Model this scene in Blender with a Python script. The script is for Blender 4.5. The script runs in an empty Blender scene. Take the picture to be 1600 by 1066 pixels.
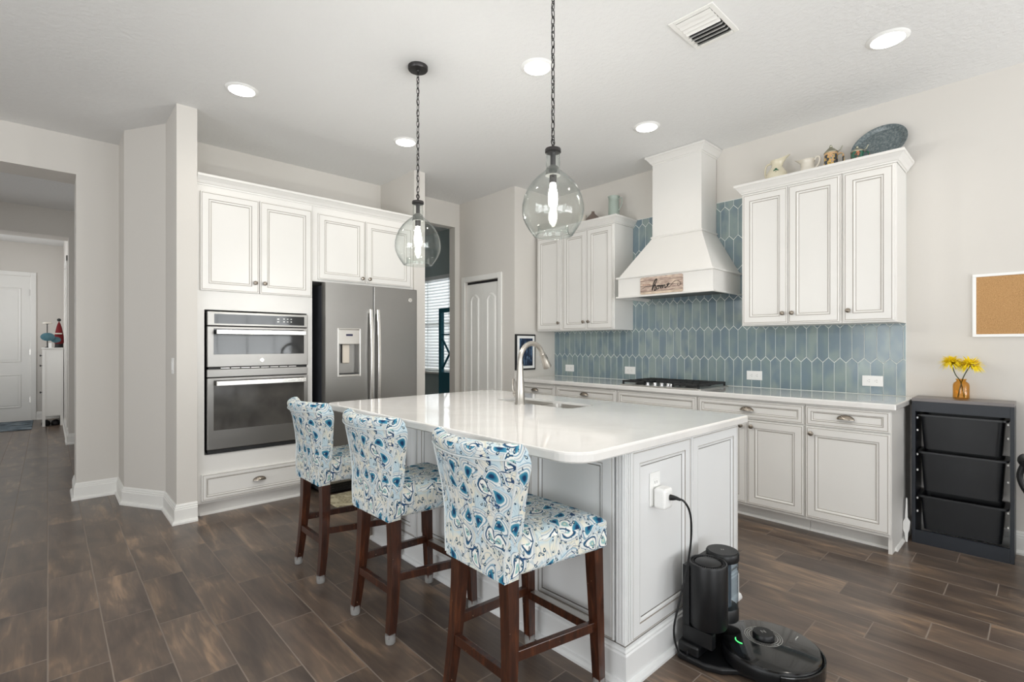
import bpy, math, random
from mathutils import Vector, Matrix
from mathutils.geometry import tessellate_polygon
random.seed(7)
PI = math.pi
C = bpy.context.scene.collection
SC = bpy.context.scene

# ------------------------------------------------------------------ camera
cam = bpy.data.cameras.new('camera')
cam.lens = 17.494; cam.sensor_width = 36; cam.sensor_fit = 'HORIZONTAL'
cam.shift_y = 6.2/1600
cam.clip_start = 0.02; cam.clip_end = 100
camo = bpy.data.objects.new('camera', cam); C.objects.link(camo)
camo.location = (0, 0, 1.268); camo.rotation_euler = (PI/2, 0, -0.7508)
SC.camera = camo

# ------------------------------------------------------------------ view, world
SC.view_settings.view_transform = 'Standard'
SC.view_settings.look = 'None'
SC.view_settings.gamma = 1.0
SC.view_settings.use_curve_mapping = False
SC.view_settings.exposure = -0.12
SC.cycles.use_denoising = True
SC.cycles.max_bounces = 10
SC.cycles.diffuse_bounces = 6
SC.cycles.transparent_max_bounces = 16
SC.cycles.caustics_reflective = False
SC.cycles.caustics_refractive = False
SC.cycles.sample_clamp_indirect = 6.0
w = bpy.data.worlds.new('world'); SC.world = w; w.use_nodes = True
bg = w.node_tree.nodes['Background']
bg.inputs[0].default_value = (0.90, 0.95, 1.0, 1); bg.inputs[1].default_value = 1.3

CEIL = 2.978
def area(name, loc, rot, sx, sy, power, col=(1, 1, 1), spread=None):
    l = bpy.data.lights.new(name, 'AREA'); l.shape = 'RECTANGLE'; l.size = sx; l.size_y = sy
    l.energy = power; l.color = col
    if spread: l.spread = spread
    o = bpy.data.objects.new(name, l); C.objects.link(o); o.location = loc; o.rotation_euler = rot
    return o
# daylight entering through the windows of the rear and left walls
DAY = (0.985, 0.99, 1.0)
UP = PI/2+.72      # window lamps tilted well upwards, to put more light on the ceiling
area('daylight_rear_a', (2.85, -3.45, 1.35), (UP, 0, 0), 2.6, 2.1, 190, DAY)
area('daylight_rear_b', (-0.9, -3.45, 1.2), (UP, 0, 0), 3.4, 2.4, 170, DAY)
area('daylight_left', (-4.0, 1.0, 1.2), (UP, 0, -PI/2), 3.6, 2.4, 140, DAY)
area('daylight_study', (4.75, 5.95, 1.7), (PI/2, 0, PI/2), 1.6, 1.5, 34, DAY)
area('area_hall', (-1.32, 7.1, 1.5), (PI/2, 0, -PI/2), 1.6, 1.8, 3, DAY)  # unseen area light inside the hall, by its left wall, brightens the hall
area('area_foyer', (-1.32, 10.0, 1.9), (PI/2, 0, -PI/2), 1.6, 1.4, 20, DAY)  # unseen area light on the left of the foyer, brightens the far end
CANS = [(x, y) for x in (.95, 2.2, 3.43) for y in (.6, 2.13, 3.67)]
CANS.remove((3.43, 3.67))
for (x, y) in CANS:
    l = bpy.data.lights.new('can_lamp', 'SPOT'); l.energy = 9; l.color = (1.0, .92, .82)
    l.spot_size = 2.5; l.spot_blend = .9; l.shadow_soft_size = .07
    o = bpy.data.objects.new('can_lamp', l); C.objects.link(o); o.location = (x, y, CEIL-.03)

# ------------------------------------------------------------------ nodes and materials
class G:
    def __init__(s, name):
        s.m = bpy.data.materials.new(name); s.m.use_nodes = True
        s.t = s.m.node_tree; s.b = s.t.nodes['Principled BSDF']; s.out = s.t.nodes['Material Output']
    def n(s, typ, **kw):
        nd = s.t.nodes.new(typ)
        for k, v in kw.items(): setattr(nd, k, v)
        return nd
    def set(s, sock, v):
        if v is None: return
        if isinstance(v, bpy.types.NodeSocket): s.t.links.new(v, sock)
        else: sock.default_value = v
    def m_(s, op, a, b=None, c=None, clamp=False):
        nd = s.n('ShaderNodeMath', operation=op, use_clamp=clamp)
        s.set(nd.inputs[0], a); s.set(nd.inputs[1], b); s.set(nd.inputs[2], c)
        return nd.outputs[0]
    def vm(s, op, a, b=None):
        nd = s.n('ShaderNodeVectorMath', operation=op)
        s.set(nd.inputs[0], a)
        if b is not None:
            s.set(nd.inputs['Scale'] if op == 'SCALE' else nd.inputs[1], b)
        return nd.outputs[0]
    def mix(s, f, a, b):
        nd = s.n('ShaderNodeMix', data_type='RGBA')
        s.set(nd.inputs[0], f); s.set(nd.inputs[6], a); s.set(nd.inputs[7], b)
        return nd.outputs[2]
    def noise(s, vec, scale, detail=2, rough=.5, dist=0, col=False):
        nd = s.n('ShaderNodeTexNoise'); s.set(nd.inputs['Vector'], vec)
        nd.inputs['Scale'].default_value = scale; nd.inputs['Detail'].default_value = detail
        nd.inputs['Roughness'].default_value = rough; nd.inputs['Distortion'].default_value = dist
        return nd.outputs['Color' if col else 'Fac']
    def ramp(s, f, stops, const=False):
        nd = s.n('ShaderNodeValToRGB'); s.set(nd.inputs[0], f); r = nd.color_ramp
        if const: r.interpolation = 'CONSTANT'
        while len(r.elements) < len(stops): r.elements.new(1.0)
        for e, (p, c) in zip(r.elements, stops): e.position = p; e.color = (*c[:3], 1)
        return nd.outputs[0]
    def sep(s, v):
        nd = s.n('ShaderNodeSeparateXYZ'); s.set(nd.inputs[0], v); return nd.outputs
    def comb(s, x, y, z=0.0):
        nd = s.n('ShaderNodeCombineXYZ'); s.set(nd.inputs[0], x); s.set(nd.inputs[1], y); s.set(nd.inputs[2], z)
        return nd.outputs[0]
    def scalev(s, v, f):
        return s.vm('MULTIPLY', v, f)
    def pos(s): return s.n('ShaderNodeNewGeometry').outputs['Position']
    def obj(s): return s.n('ShaderNodeTexCoord').outputs['Object']
    def bump(s, h, st=.2, dist=.002):
        nd = s.n('ShaderNodeBump'); nd.inputs['Strength'].default_value = st; nd.inputs['Distance'].default_value = dist
        s.set(nd.inputs['Height'], h); s.set(s.b.inputs['Normal'], nd.outputs[0])
    def P(s, col=None, rough=None, metal=None, spec=None, coat=None):
        if isinstance(col, tuple): col = (*col[:3], 1)
        s.set(s.b.inputs['Base Color'], col); s.set(s.b.inputs['Roughness'], rough); s.set(s.b.inputs['Metallic'], metal)
        s.set(s.b.inputs['Specular IOR Level'], spec); s.set(s.b.inputs['Coat Weight'], coat)

def srgb(r, g, b):
    f = lambda c: (c/255/12.92) if c/255 <= .04045 else ((c/255+.055)/1.055)**2.4
    return (f(r), f(g), f(b))
def simple(name, col, rough=.5, metal=0.0, var=.04, vscale=8, bump=0, bscale=60, spec=None, coat=None):
    """a plain finish with a little procedural variation of tone"""
    g = G(name)
    f = g.noise(g.obj(), vscale, 3)
    a = tuple(max(0, c*(1-var)) for c in col[:3]); b = tuple(min(1, c*(1+var)) for c in col[:3])
    g.P(g.mix(f, (*a, 1), (*b, 1)), rough, metal, spec, coat)
    if bump: g.bump(g.noise(g.obj(), bscale, 4), bump, .002)
    return g.m
def emis(name, col, st):
    g = G(name); g.P((0, 0, 0), .5)
    g.b.inputs['Emission Color'].default_value = (*col, 1); g.b.inputs['Emission Strength'].default_value = st
    return g.m
def glass(name, tint=(.96, .98, .97), edge=(.55, .60, .58), ior=1.45, bumpy=False):
    g = G(name); g.t.nodes.remove(g.b)
    lw = g.n('ShaderNodeLayerWeight'); lw.inputs[0].default_value = .35
    lw.inputs[0].default_value = .5
    e = g.m_('POWER', lw.outputs['Facing'], 4.0)
    tr = g.n('ShaderNodeBsdfTransparent'); g.set(tr.inputs[0], g.mix(e, (*tint, 1), (*edge, 1)))
    gl = g.n('ShaderNodeBsdfGlossy'); gl.inputs['Roughness'].default_value = .02
    lw2 = g.n('ShaderNodeLayerWeight'); lw2.inputs[0].default_value = .5
    fres = g.m_('ADD', .035, g.m_('MULTIPLY', g.m_('POWER', lw2.outputs['Facing'], 5.0), .75))
    if bumpy:
        bp = g.n('ShaderNodeBump'); bp.inputs['Strength'].default_value = .2; bp.inputs['Distance'].default_value = .003
        g.set(bp.inputs['Height'], g.noise(g.obj(), 22, 3)); g.set(gl.inputs['Normal'], bp.outputs[0])
    mx = g.n('ShaderNodeMixShader'); g.set(mx.inputs[0], fres); g.set(mx.inputs[1], tr.outputs[0]); g.set(mx.inputs[2], gl.outputs[0])
    g.set(g.out.inputs[0], mx.outputs[0]); return g.m

def mat_wall(name, col):
    g = G(name); g.P((*col, 1), .75, spec=.25); g.bump(g.noise(g.pos(), 90, 4), .12, .002); return g.m
M_WALL = mat_wall('greige_wall_paint', srgb(214, 210, 204))
M_HALLWALL = M_WALL
g = G('knockdown_ceiling'); g.P((*srgb(230, 230, 229), 1), .85, spec=.2)
nz = g.noise(g.pos(), 34, 4, .6); g.bump(g.ramp(nz, [(.42, (0, 0, 0)), (.58, (1, 1, 1))]), .28, .004); M_CEIL = g.m
M_TRIM = simple('white_trim_paint', srgb(236, 235, 231), .38, var=.01)
M_CAB = simple('white_cabinet_paint', srgb(226, 224, 220), .36, var=.012)
M_CABL = simple('island_cabinet_paint', srgb(226, 227, 227), .36, var=.012)
M_GLAZE = simple('grey_glaze_line', srgb(168, 161, 152), .5, var=.08, vscale=20)
M_GLAZED = simple('dark_glaze_line', srgb(120, 116, 110), .5, var=.15, vscale=20)
M_DARK = simple('black_gap', (.012, .012, .013), .6)

def floor_mat():
    g = G('wood_look_plank_tile'); x, y, z = g.sep(g.pos())
    W, L = .1845, .5525
    u = g.m_('DIVIDE', x, W); k = g.m_('FLOOR', u); fu = g.m_('FRACT', u)
    v = g.m_('DIVIDE', g.m_('ADD', g.m_('SUBTRACT', y, 3.115), g.m_('MULTIPLY', k, L/3)), L)
    j = g.m_('FLOOR', v); fv = g.m_('FRACT', v)
    du = g.m_('MULTIPLY', g.m_('MINIMUM', fu, g.m_('SUBTRACT', 1.0, fu)), W)
    dv = g.m_('MULTIPLY', g.m_('MINIMUM', fv, g.m_('SUBTRACT', 1.0, fv)), L)
    d = g.m_('MINIMUM', du, dv)
    grout = g.m_('LESS_THAN', d, .0023)
    wn = g.n('ShaderNodeTexWhiteNoise', noise_dimensions='2D'); g.set(wn.inputs[0], g.comb(k, j))
    rnd = wn.outputs['Value']; rc = g.sep(wn.outputs['Color'])
    off = g.comb(g.m_('MULTIPLY', rnd, 37.0), g.m_('MULTIPLY', rc[1], 53.0), g.m_('MULTIPLY', rc[2], 11.0))
    p = g.vm('ADD', g.comb(x, g.m_('MULTIPLY', y, .28), 0.0), off)
    cloud = g.noise(p, 7, 3, .55, .6)
    streak = g.noise(g.vm('ADD', g.comb(x, g.m_('MULTIPLY', y, .10), 0.0), off), 30, 4, .55, 1.4)
    streak = g.m_('MAXIMUM', streak, .43)
    mixf = g.m_('ADD', g.m_('MULTIPLY', cloud, .66), g.m_('MULTIPLY', streak, .34))
    col = g.ramp(mixf, [(.34, srgb(72, 62, 56)), (.46, srgb(88, 76, 68)), (.56, srgb(104, 89, 77)), (.67, srgb(144, 120, 99))])
    tone = g.m_('ADD', .90, g.m_('MULTIPLY', rc[0], .34))
    col = g.vm('MULTIPLY', col, g.comb(tone, tone, tone))
    col = g.mix(grout, col, (*srgb(134, 122, 112), 1))
    g.P(col, g.m_('ADD', .24, g.m_('ADD', g.m_('MULTIPLY', streak, .10), g.m_('MULTIPLY', grout, .4))), spec=.45)
    g.bump(g.m_('MULTIPLY', g.m_('MINIMUM', d, .004), 250.0), .35, .0015)
    return g.m
M_FLOOR = floor_mat()

def fabric_mat():
    g = G('blue_paisley_ikat_fabric')
    uv = g.n('ShaderNodeUVMap').outputs[0]
    warp = g.vm('SCALE', g.vm('SUBTRACT', g.noise(uv, 14, 2, col=True), (.5, .5, .5)), .022)
    p = g.vm('ADD', uv, warp)
    def cells(scale, rnd, offs):
        q = g.vm('SCALE', g.vm('ADD', p, offs), scale)
        v = g.n('ShaderNodeTexVoronoi', voronoi_dimensions='2D'); g.set(v.inputs['Vector'], q)
        v.inputs['Scale'].default_value = 1; v.inputs['Randomness'].default_value = rnd
        loc = g.vm('SUBTRACT', q, v.outputs['Position']); c = g.sep(v.outputs['Color'])
        return g.sep(loc), c
    def drop(loc, c, bend, fat=1.0, spread=.9):
        a = g.m_('MULTIPLY', g.m_('SUBTRACT', c[0], .5), spread*2*PI)
        ca, sa = g.m_('COSINE', a), g.m_('SINE', a)
        x = g.m_('SUBTRACT', g.m_('MULTIPLY', loc[0], ca), g.m_('MULTIPLY', loc[1], sa))
        y = g.m_('ADD', g.m_('MULTIPLY', loc[0], sa), g.m_('MULTIPLY', loc[1], ca))
        y2 = g.m_('MULTIPLY', y, y)
        x = g.m_('SUBTRACT', x, g.m_('MULTIPLY', y2, bend))
        wd = g.m_('MAXIMUM', g.m_('SUBTRACT', .62*fat, g.m_('MULTIPLY', y, .95*fat)), .06)
        xs = g.m_('DIVIDE', x, wd)
        return g.m_('SQRT', g.m_('ADD', g.m_('MULTIPLY', xs, xs), g.m_('MULTIPLY', y2, .9)))
    white = srgb(220, 221, 217)
    n1 = g.noise(uv, 9, 2)
    base = g.ramp(n1, [(.36, srgb(196, 214, 222)), (.47, white), (.56, srgb(228, 224, 208)), (.66, srgb(196, 214, 220))])
    # swirling contour lines
    n2 = g.noise(p, 7.5, 1, .5, 1.6)
    fr = g.m_('FRACT', g.m_('MULTIPLY', n2, 9.0))
    l1 = g.ramp(fr, [(.0, (1, 1, 1)), (.10, (1, 1, 1)), (.16, (0, 0, 0)), (.86, (0, 0, 0)), (.93, (1, 1, 1))])
    base = g.mix(g.m_('MULTIPLY', l1, .42), base, (*srgb(128, 160, 182), 1))
    # large teardrops
    loc, c = cells(11.5, .78, (.013, .02, 0))
    d = drop(loc, c, 1.1)
    st = [(0, srgb(34, 58, 92)), (.10, srgb(34, 62, 98)), (.15, srgb(40, 112, 146)), (.26, srgb(84, 150, 172)),
          (.30, srgb(226, 230, 228)), (.36, srgb(226, 230, 228)), (.385, srgb(96, 128, 156)), (.42, srgb(150, 182, 198)), (.45, white), (.52, white), (.545, srgb(120, 148, 168)), (.575, white), (.64, srgb(200, 212, 218)), (.67, srgb(120, 158, 180))]
    colA = g.ramp(d, st)
    alt = g.ramp(d, [(0, srgb(226, 222, 196)), (.12, srgb(120, 176, 180)), (.20, srgb(238, 238, 232)), (.30, srgb(238, 238, 232)),
                     (.33, srgb(34, 58, 92)), (.39, srgb(48, 104, 136)), (.42, srgb(226, 230, 228)), (.50, white), (.53, srgb(120, 148, 168)), (.56, white), (.66, srgb(206, 206, 192))])
    colA = g.mix(g.m_('GREATER_THAN', c[1], .55), colA, alt)
    base = g.mix(g.m_('LESS_THAN', d, .69), base, colA)
    # small dark seeds with pale hearts
    loc, c = cells(33, .8, (.31, .17, 0))
    d2 = drop(loc, c, .3, .8, .25)
    ring = g.ramp(d2, [(0, srgb(206, 214, 200)), (.10, srgb(196, 208, 200)), (.15, srgb(26, 48, 76)), (.25, srgb(40, 84, 116)), (.30, srgb(40, 84, 116))])
    n3 = g.noise(uv, 16, 1)
    on = g.m_('MULTIPLY', g.m_('LESS_THAN', d2, .27), g.m_('GREATER_THAN', g.m_('ADD', n3, g.m_('MULTIPLY', c[2], .12)), .515))
    base = g.mix(on, base, ring)
    # curling dark strokes
    n4 = g.noise(p, 11, 1, .5, 2.2)
    st4 = g.m_('LESS_THAN', g.m_('ABSOLUTE', g.m_('SUBTRACT', n4, .5)), .010)
    st4 = g.m_('MULTIPLY', st4, g.m_('GREATER_THAN', g.noise(uv, 13, 0), .53))
    base = g.mix(st4, base, (*srgb(44, 72, 108), 1))
    g.P(base, .85, spec=.15)
    g.bump(g.noise(uv, 900, 1), .15, .0006)
    return g.m
M_FAB = fabric_mat()
M_PIPE = simple('pale_blue_piping', srgb(204, 210, 211), .8, var=.12, vscale=60)

def wood_mat():
    g = G('mahogany_stained_wood'); p = g.obj()
    f = g.noise(g.scalev(p, (1, 1, .12)), 60, 4, .6, .4)
    col = g.ramp(f, [(.3, srgb(36, 18, 12)), (.55, srgb(66, 34, 20)), (.75, srgb(102, 58, 34))])
    chip = g.m_('GREATER_THAN', g.noise(g.scalev(p, (1, 1, .5)), 95, 2, .6), .735)
    g.P(g.mix(chip, col, (*srgb(176, 140, 112), 1)), .28, coat=.3); return g.m
M_WOOD = wood_mat()
M_CLEAR = simple('clear_rubber_cap', srgb(186, 186, 184), .3, var=.1); M_CLEAR.node_tree.nodes['Principled BSDF'].inputs['Alpha'].default_value = .45

def quartz():
    g = G('white_quartz'); f = g.noise(g.pos(), 3, 5, .6, .8)
    g.P(g.ramp(f, [(.35, srgb(226, 224, 220)), (.55, srgb(232, 230, 227)), (.8, srgb(225, 223, 220))]), .07, spec=.5, coat=.4); return g.m
M_QUARTZ = quartz()
def steel(name, col, rough, sx=(1, 1, 60)):
    g = G(name); f = g.noise(g.scalev(g.obj(), sx), 40, 3)
    a = tuple(c*.93 for c in col); b = tuple(min(1, c*1.06) for c in col)
    g.P(g.mix(f, (*a, 1), (*b, 1)), g.m_('ADD', rough-.04, g.m_('MULTIPLY', f, .08)), .9); return g.m
M_SLATE = steel('slate_stainless', srgb(148, 146, 143), .36)
M_STEEL = steel('brushed_stainless', srgb(196, 193, 188), .30)
M_HANDLE = steel('satin_handle_metal', srgb(224, 222, 218), .22)
M_NICKEL = steel('brushed_nickel', srgb(178, 173, 166), .30, (1, 1, 1))
M_PULL = steel('aged_nickel_pull', srgb(150, 141, 130), .28, (1, 1, 1))
M_CHROME = steel('polished_chrome', srgb(220, 220, 222), .08, (1, 1, 1))
M_BRONZE = steel('dark_bronze', srgb(72, 70, 70), .42, (1, 1, 1))
def black_glass():
    g = G('dark_oven_glass'); g.P((*srgb(38, 40, 42), 1), .05, spec=.6, coat=.25); return g.m
M_BGLASS = black_glass()
def oven_glass2():
    g = G('oven_window_glass'); f = g.noise(g.obj(), 5, 3)
    g.P(g.ramp(f, [(.3, srgb(58, 56, 54)), (.7, srgb(82, 79, 75))]), .10, spec=.8, coat=.8); return g.m
M_OGLASS = oven_glass2()
M_BLACK = simple('matte_black_plastic', srgb(17, 18, 20), .38, var=.1, spec=.4)
M_IRON = simple('cast_iron', srgb(34, 34, 35), .55, bump=.2, bscale=200)
M_PIANO = simple('gloss_black_plastic', srgb(12, 13, 14), .12, spec=.4, coat=.4)
M_NAVY = simple('blue_black_laminate', srgb(27, 32, 40), .42, var=.06)
M_BIN = simple('black_plastic_bin', srgb(24, 26, 29), .38, var=.08)
M_WHITEP = simple('white_plastic', srgb(240, 240, 238), .3, var=.01)
M_SLOT = simple('dark_slot', srgb(90, 86, 80), .5)
M_TEAL = simple('teal_painted_wood', srgb(18, 92, 108), .5, var=.12)
M_GLASS = glass('clear_seeded_glass', (.975, .985, .98), (.70, .75, .74), bumpy=True)
M_AMBER = glass('amber_glass', (.965, .80, .50), (.72, .45, .18))
M_SMOKE = glass('smoked_tank_plastic', (.62, .68, .72), (.2, .22, .25))
M_PANE = glass('window_pane', (.97, .98, .98), (.8, .85, .85))

def tile_mat():
    g = G('blue_picket_tile')
    geo = g.n('ShaderNodeNewGeometry'); r = geo.outputs['Random Per Island']
    c = g.ramp(r, [(0, srgb(126, 144, 147)), (.35, srgb(137, 153, 152)), (.6, srgb(147, 161, 158)), (.8, srgb(132, 149, 151)), (1, srgb(152, 166, 163))])
    wn = g.n('ShaderNodeTexWhiteNoise', noise_dimensions='1D'); g.set(wn.inputs['W'], r)
    f = g.noise(g.vm('ADD', g.scalev(g.pos(), (1, 1, .55)), g.vm('SCALE', wn.outputs['Color'], 9.0)), 9, 2)
    c = g.mix(g.ramp(f, [(.4, (0, 0, 0)), (.62, (1, 1, 1))]), c, (*srgb(118, 136, 146), 1))
    g.P(c, .14, spec=.55); g.bump(g.noise(g.pos(), 14, 2), .10, .004); return g.m
M_TILE = tile_mat()
M_GROUT = simple('pale_grout', srgb(232, 236, 233), .8)
g = G('cork_board_surface'); f = g.noise(g.pos(), 240, 4, .7); g.P(g.ramp(f, [(.3, srgb(150, 112, 70)), (.5, srgb(184, 142, 94)), (.7, srgb(206, 166, 116))]), .9); g.bump(f, .3, .002); M_CORK = g.m
g = G('paisley_kitchen_mat'); v = g.n('ShaderNodeTexVoronoi'); g.set(v.inputs['Vector'], g.pos()); v.inputs['Scale'].default_value = 16
g.P(g.ramp(v.outputs['Distance'], [(.1, srgb(120, 112, 92)), (.3, srgb(186, 176, 146)), (.5, srgb(150, 142, 118)), (.7, srgb(196, 188, 160))]), .9); M_MAT = g.m
g = G('blue_grey_doormat'); f = g.noise(g.pos(), 7, 4); g.P(g.ramp(f, [(.35, srgb(62, 72, 80)), (.5, srgb(96, 110, 120)), (.65, srgb(130, 140, 146))]), .95); M_DOORMAT = g.m
M_CREAM = simple('cream_glazed_ceramic', srgb(222, 214, 190), .25, var=.05, coat=.4)
M_WCER = simple('white_glazed_ceramic', srgb(228, 222, 210), .25, var=.04, coat=.4)
M_GREENP = simple('green_leaf_paint', srgb(40, 92, 66), .4)
M_PEWTER = steel('pewter_lid', srgb(160, 158, 140), .35, (1, 1, 1))
g = G('stein_painted_ceramic'); x, y, z = g.sep(g.obj())
f = g.noise(g.obj(), 38, 2, .6)
g.P(g.mix(g.m_('LESS_THAN', g.m_('ABSOLUTE', g.m_('SUBTRACT', z, .075)), .042),
    (*srgb(206, 168, 124), 1), g.ramp(f, [(.34, srgb(44, 52, 62)), (.45, srgb(86, 74, 66)), (.5, srgb(226, 190, 90)), (.56, srgb(206, 160, 120)), (.66, srgb(120, 140, 120))], True)), .3, coat=.4); M_STEIN = g.m
g = G('green_stein_ceramic'); f = g.noise(g.obj(), 44, 2); g.P(g.ramp(f, [(.4, srgb(34, 100, 78)), (.5, srgb(44, 66, 56)), (.56, srgb(150, 84, 56)), (.64, srgb(190, 130, 90))], True), .3, coat=.4); M_STEIN2 = g.m
g = G('blue_grey_enamel_platter'); f = g.noise(g.obj(), 70, 5, .7); g.P(g.ramp(f, [(.35, srgb(72, 84, 88)), (.5, srgb(98, 110, 113)), (.62, srgb(126, 134, 134))]), .35, coat=.3); M_PLAT = g.m
M_SAGE = simple('sage_enamel', srgb(160, 172, 163), .35)
M_BROWNP = simple('grey_brown_pottery', srgb(120, 106, 98), .4, var=.12)
def petal():
    g = G('yellow_petal'); g.P((*srgb(250, 226, 30), 1), .6); g.b.inputs['Subsurface Weight'].default_value = .15
    g.b.inputs['Subsurface Radius'].default_value = (.01, .01, .002); return g.m
M_PETAL = petal()
M_STEM = simple('dark_green_stem', srgb(70, 78, 46), .6)
M_RED = simple('red_felt', srgb(120, 24, 30), .8)
g = G('white_blind_slat'); g.P((*srgb(240, 240, 238), 1), .45)
tl = g.n('ShaderNodeBsdfTranslucent'); tl.inputs[0].default_value = (.85, .87, .88, 1)
mx = g.n('ShaderNodeMixShader'); mx.inputs[0].default_value = .35
g.set(mx.inputs[1], g.b.outputs[0]); g.set(mx.inputs[2], tl.outputs[0]); g.set(g.out.inputs[0], mx.outputs[0]); M_BLIND = g.m
def signwood():
    g = G('weathered_sign_boards'); p = g.pos()
    f = g.noise(g.scalev(p, (1, .12, 1)), 110, 4, .65)
    z = g.sep(p)[2]; band = g.m_('FRACT', g.m_('MULTIPLY', z, 22.0))
    c = g.ramp(f, [(.3, srgb(112, 90, 86)), (.46, srgb(166, 142, 132)), (.60, srgb(212, 194, 176))])
    b2 = g.n('ShaderNodeTexWhiteNoise', noise_dimensions='1D'); g.set(b2.inputs['W'], g.m_('FLOOR', g.m_('MULTIPLY', z, 22.0)))
    c = g.mix(g.m_('MULTIPLY', b2.outputs['Value'], .5), c, (*srgb(222, 204, 178), 1))
    c = g.mix(g.m_('LESS_THAN', band, .07), c, (*srgb(70, 54, 50), 1))
    g.P(c, .7); return g.m
M_SIGN = signwood()
M_INK = simple('black_ink', srgb(26, 22, 22), .6)
M_RUST = simple('rust_ink', srgb(150, 84, 60), .6)
g = G('dark_blue_art_print'); f = g.noise(g.scalev(g.pos(), (4, 4, 1)), 9, 4, .6, 1.0)
g.P(g.ramp(f, [(.38, srgb(14, 22, 40)), (.55, srgb(30, 50, 80)), (.66, srgb(120, 150, 178)), (.74, srgb(214, 222, 228))]), .4); M_ART = g.m

# ------------------------------------------------------------------ mesh builder
class B:
    def __init__(s): s.v = []; s.f = []; s.mi = []; s.sm = []
    def add(s, vs, fs, mi=0, smooth=False):
        o = len(s.v); s.v += [tuple(v) for v in vs]
        for f in fs: s.f.append(tuple(i+o for i in f)); s.mi.append(mi); s.sm.append(smooth)
        return s
    def box(s, x0, x1, y0, y1, z0, z1, mi=0):
        if x1 < x0: x0, x1 = x1, x0
        if y1 < y0: y0, y1 = y1, y0
        vs = [(x0,y0,z0),(x1,y0,z0),(x1,y1,z0),(x0,y1,z0),(x0,y0,z1),(x1,y0,z1),(x1,y1,z1),(x0,y1,z1)]
        return s.add(vs, [(3,2,1,0),(4,5,6,7),(0,1,5,4),(1,2,6,5),(2,3,7,6),(3,0,4,7)], mi)
    def hexa(s, b, t, mi=0):   # four bottom points, four top points (counter-clockwise from above)
        return s.add(list(b)+list(t), [(3,2,1,0),(4,5,6,7),(0,1,5,4),(1,2,6,5),(2,3,7,6),(3,0,4,7)], mi)
    def lathe(s, prof, c=(0,0,0), axis=(0,0,1), seg=32, mi=0, smooth=True, capb=True, capt=True, sx=1, sy=1):
        A = Vector(axis).normalized(); U = A.orthogonal().normalized()
        if abs(A.z) > .9: U = Vector((1, 0, 0))
        V = A.cross(U); c = Vector(c); vs = []; n = len(prof)
        for r, h in prof:
            for k in range(seg):
                a = 2*PI*k/seg; vs.append(c + A*h + U*(math.cos(a)*r*sx) + V*(math.sin(a)*r*sy))
        fs = [(i*seg+k, i*seg+(k+1)%seg, (i+1)*seg+(k+1)%seg, (i+1)*seg+k) for i in range(n-1) for k in range(seg)]
        if capb and prof[0][0] > 1e-5: fs.append(tuple(reversed(range(seg))))
        if capt and prof[-1][0] > 1e-5: fs.append(tuple(range((n-1)*seg, n*seg)))
        return s.add(vs, fs, mi, smooth)
    def tube(s, pts, r, seg=8, mi=0, closed=False, caps=True):
        pts = [Vector(p) for p in pts]; n = len(pts); vs = []
        rs = r if isinstance(r, (list, tuple)) else [r]*n
        up = None
        for i, p in enumerate(pts):
            if closed: t = (pts[(i+1) % n]-pts[i-1]).normalized()
            else: t = (pts[min(i+1, n-1)]-pts[max(i-1, 0)]).normalized()
            up = t.orthogonal().normalized() if up is None else (up - t*up.dot(t)).normalized()
            w = t.cross(up)
            for k in range(seg):
                a = 2*PI*k/seg; vs.append(p + up*(math.cos(a)*rs[i]) + w*(math.sin(a)*rs[i]))
        m = n if closed else n-1
        fs = [(i*seg+k, ((i+1) % n)*seg+k, ((i+1) % n)*seg+(k+1) % seg, i*seg+(k+1) % seg) for i in range(m) for k in range(seg)]
        fs = [tuple(reversed(f)) for f in fs]
        if caps and not closed: fs += [tuple(range(seg)), tuple(reversed(range((n-1)*seg, n*seg)))]
        return s.add(vs, fs, mi, True)
    def prism(s, pts, z0, z1, mi=0):   # plan polygon, counter-clockwise
        n = len(pts)
        vs = [(x, y, z0) for x, y in pts]+[(x, y, z1) for x, y in pts]
        return s.add(vs, [tuple(reversed(range(n))), tuple(range(n, 2*n))]+[(i, (i+1) % n, n+(i+1) % n, n+i) for i in range(n)], mi)
    def extr(s, pts, d, mi=0, smooth=False):   # 3-D planar polygon pushed along d
        n = len(pts); d = Vector(d); pts = [Vector(p) for p in pts]
        vs = pts+[p+d for p in pts]
        return s.add(vs, [tuple(range(n)), tuple(reversed(range(n, 2*n)))]+[((i+1) % n, i, n+i, n+(i+1) % n) for i in range(n)], mi, smooth)
    def sweep(s, path, prof, mi=0, closed=False, z=0.0):
        """sweep a closed profile [(out, height)] along a plan path; 'out' is to the right of travel"""
        n = len(path); P = [Vector(p) for p in path]; m = len(prof); vs = []
        for i in range(n):
            a = (P[i]-P[i-1]).normalized() if (i > 0 or closed) else None
            b = (P[(i+1) % n]-P[i]).normalized() if (i < n-1 or closed) else None
            if a is None: a = b
            if b is None: b = a
            na, nb = Vector((a.y, -a.x)), Vector((b.y, -b.x))
            mv = (na+nb); mv = mv/max(.2, mv.dot(na)) if mv.length > 1e-6 else na
            for o, h in prof: vs.append((P[i].x+mv.x*o, P[i].y+mv.y*o, z+h))
        seg = n if closed else n-1
        fs = [(i*m+k, ((i+1) % n)*m+k, ((i+1) % n)*m+(k+1) % m, i*m+(k+1) % m) for i in range(seg) for k in range(m)]
        if not closed: fs += [tuple(reversed(range(m))), tuple(range((n-1)*m, n*m))]
        return s.add(vs, fs, mi)
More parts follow.
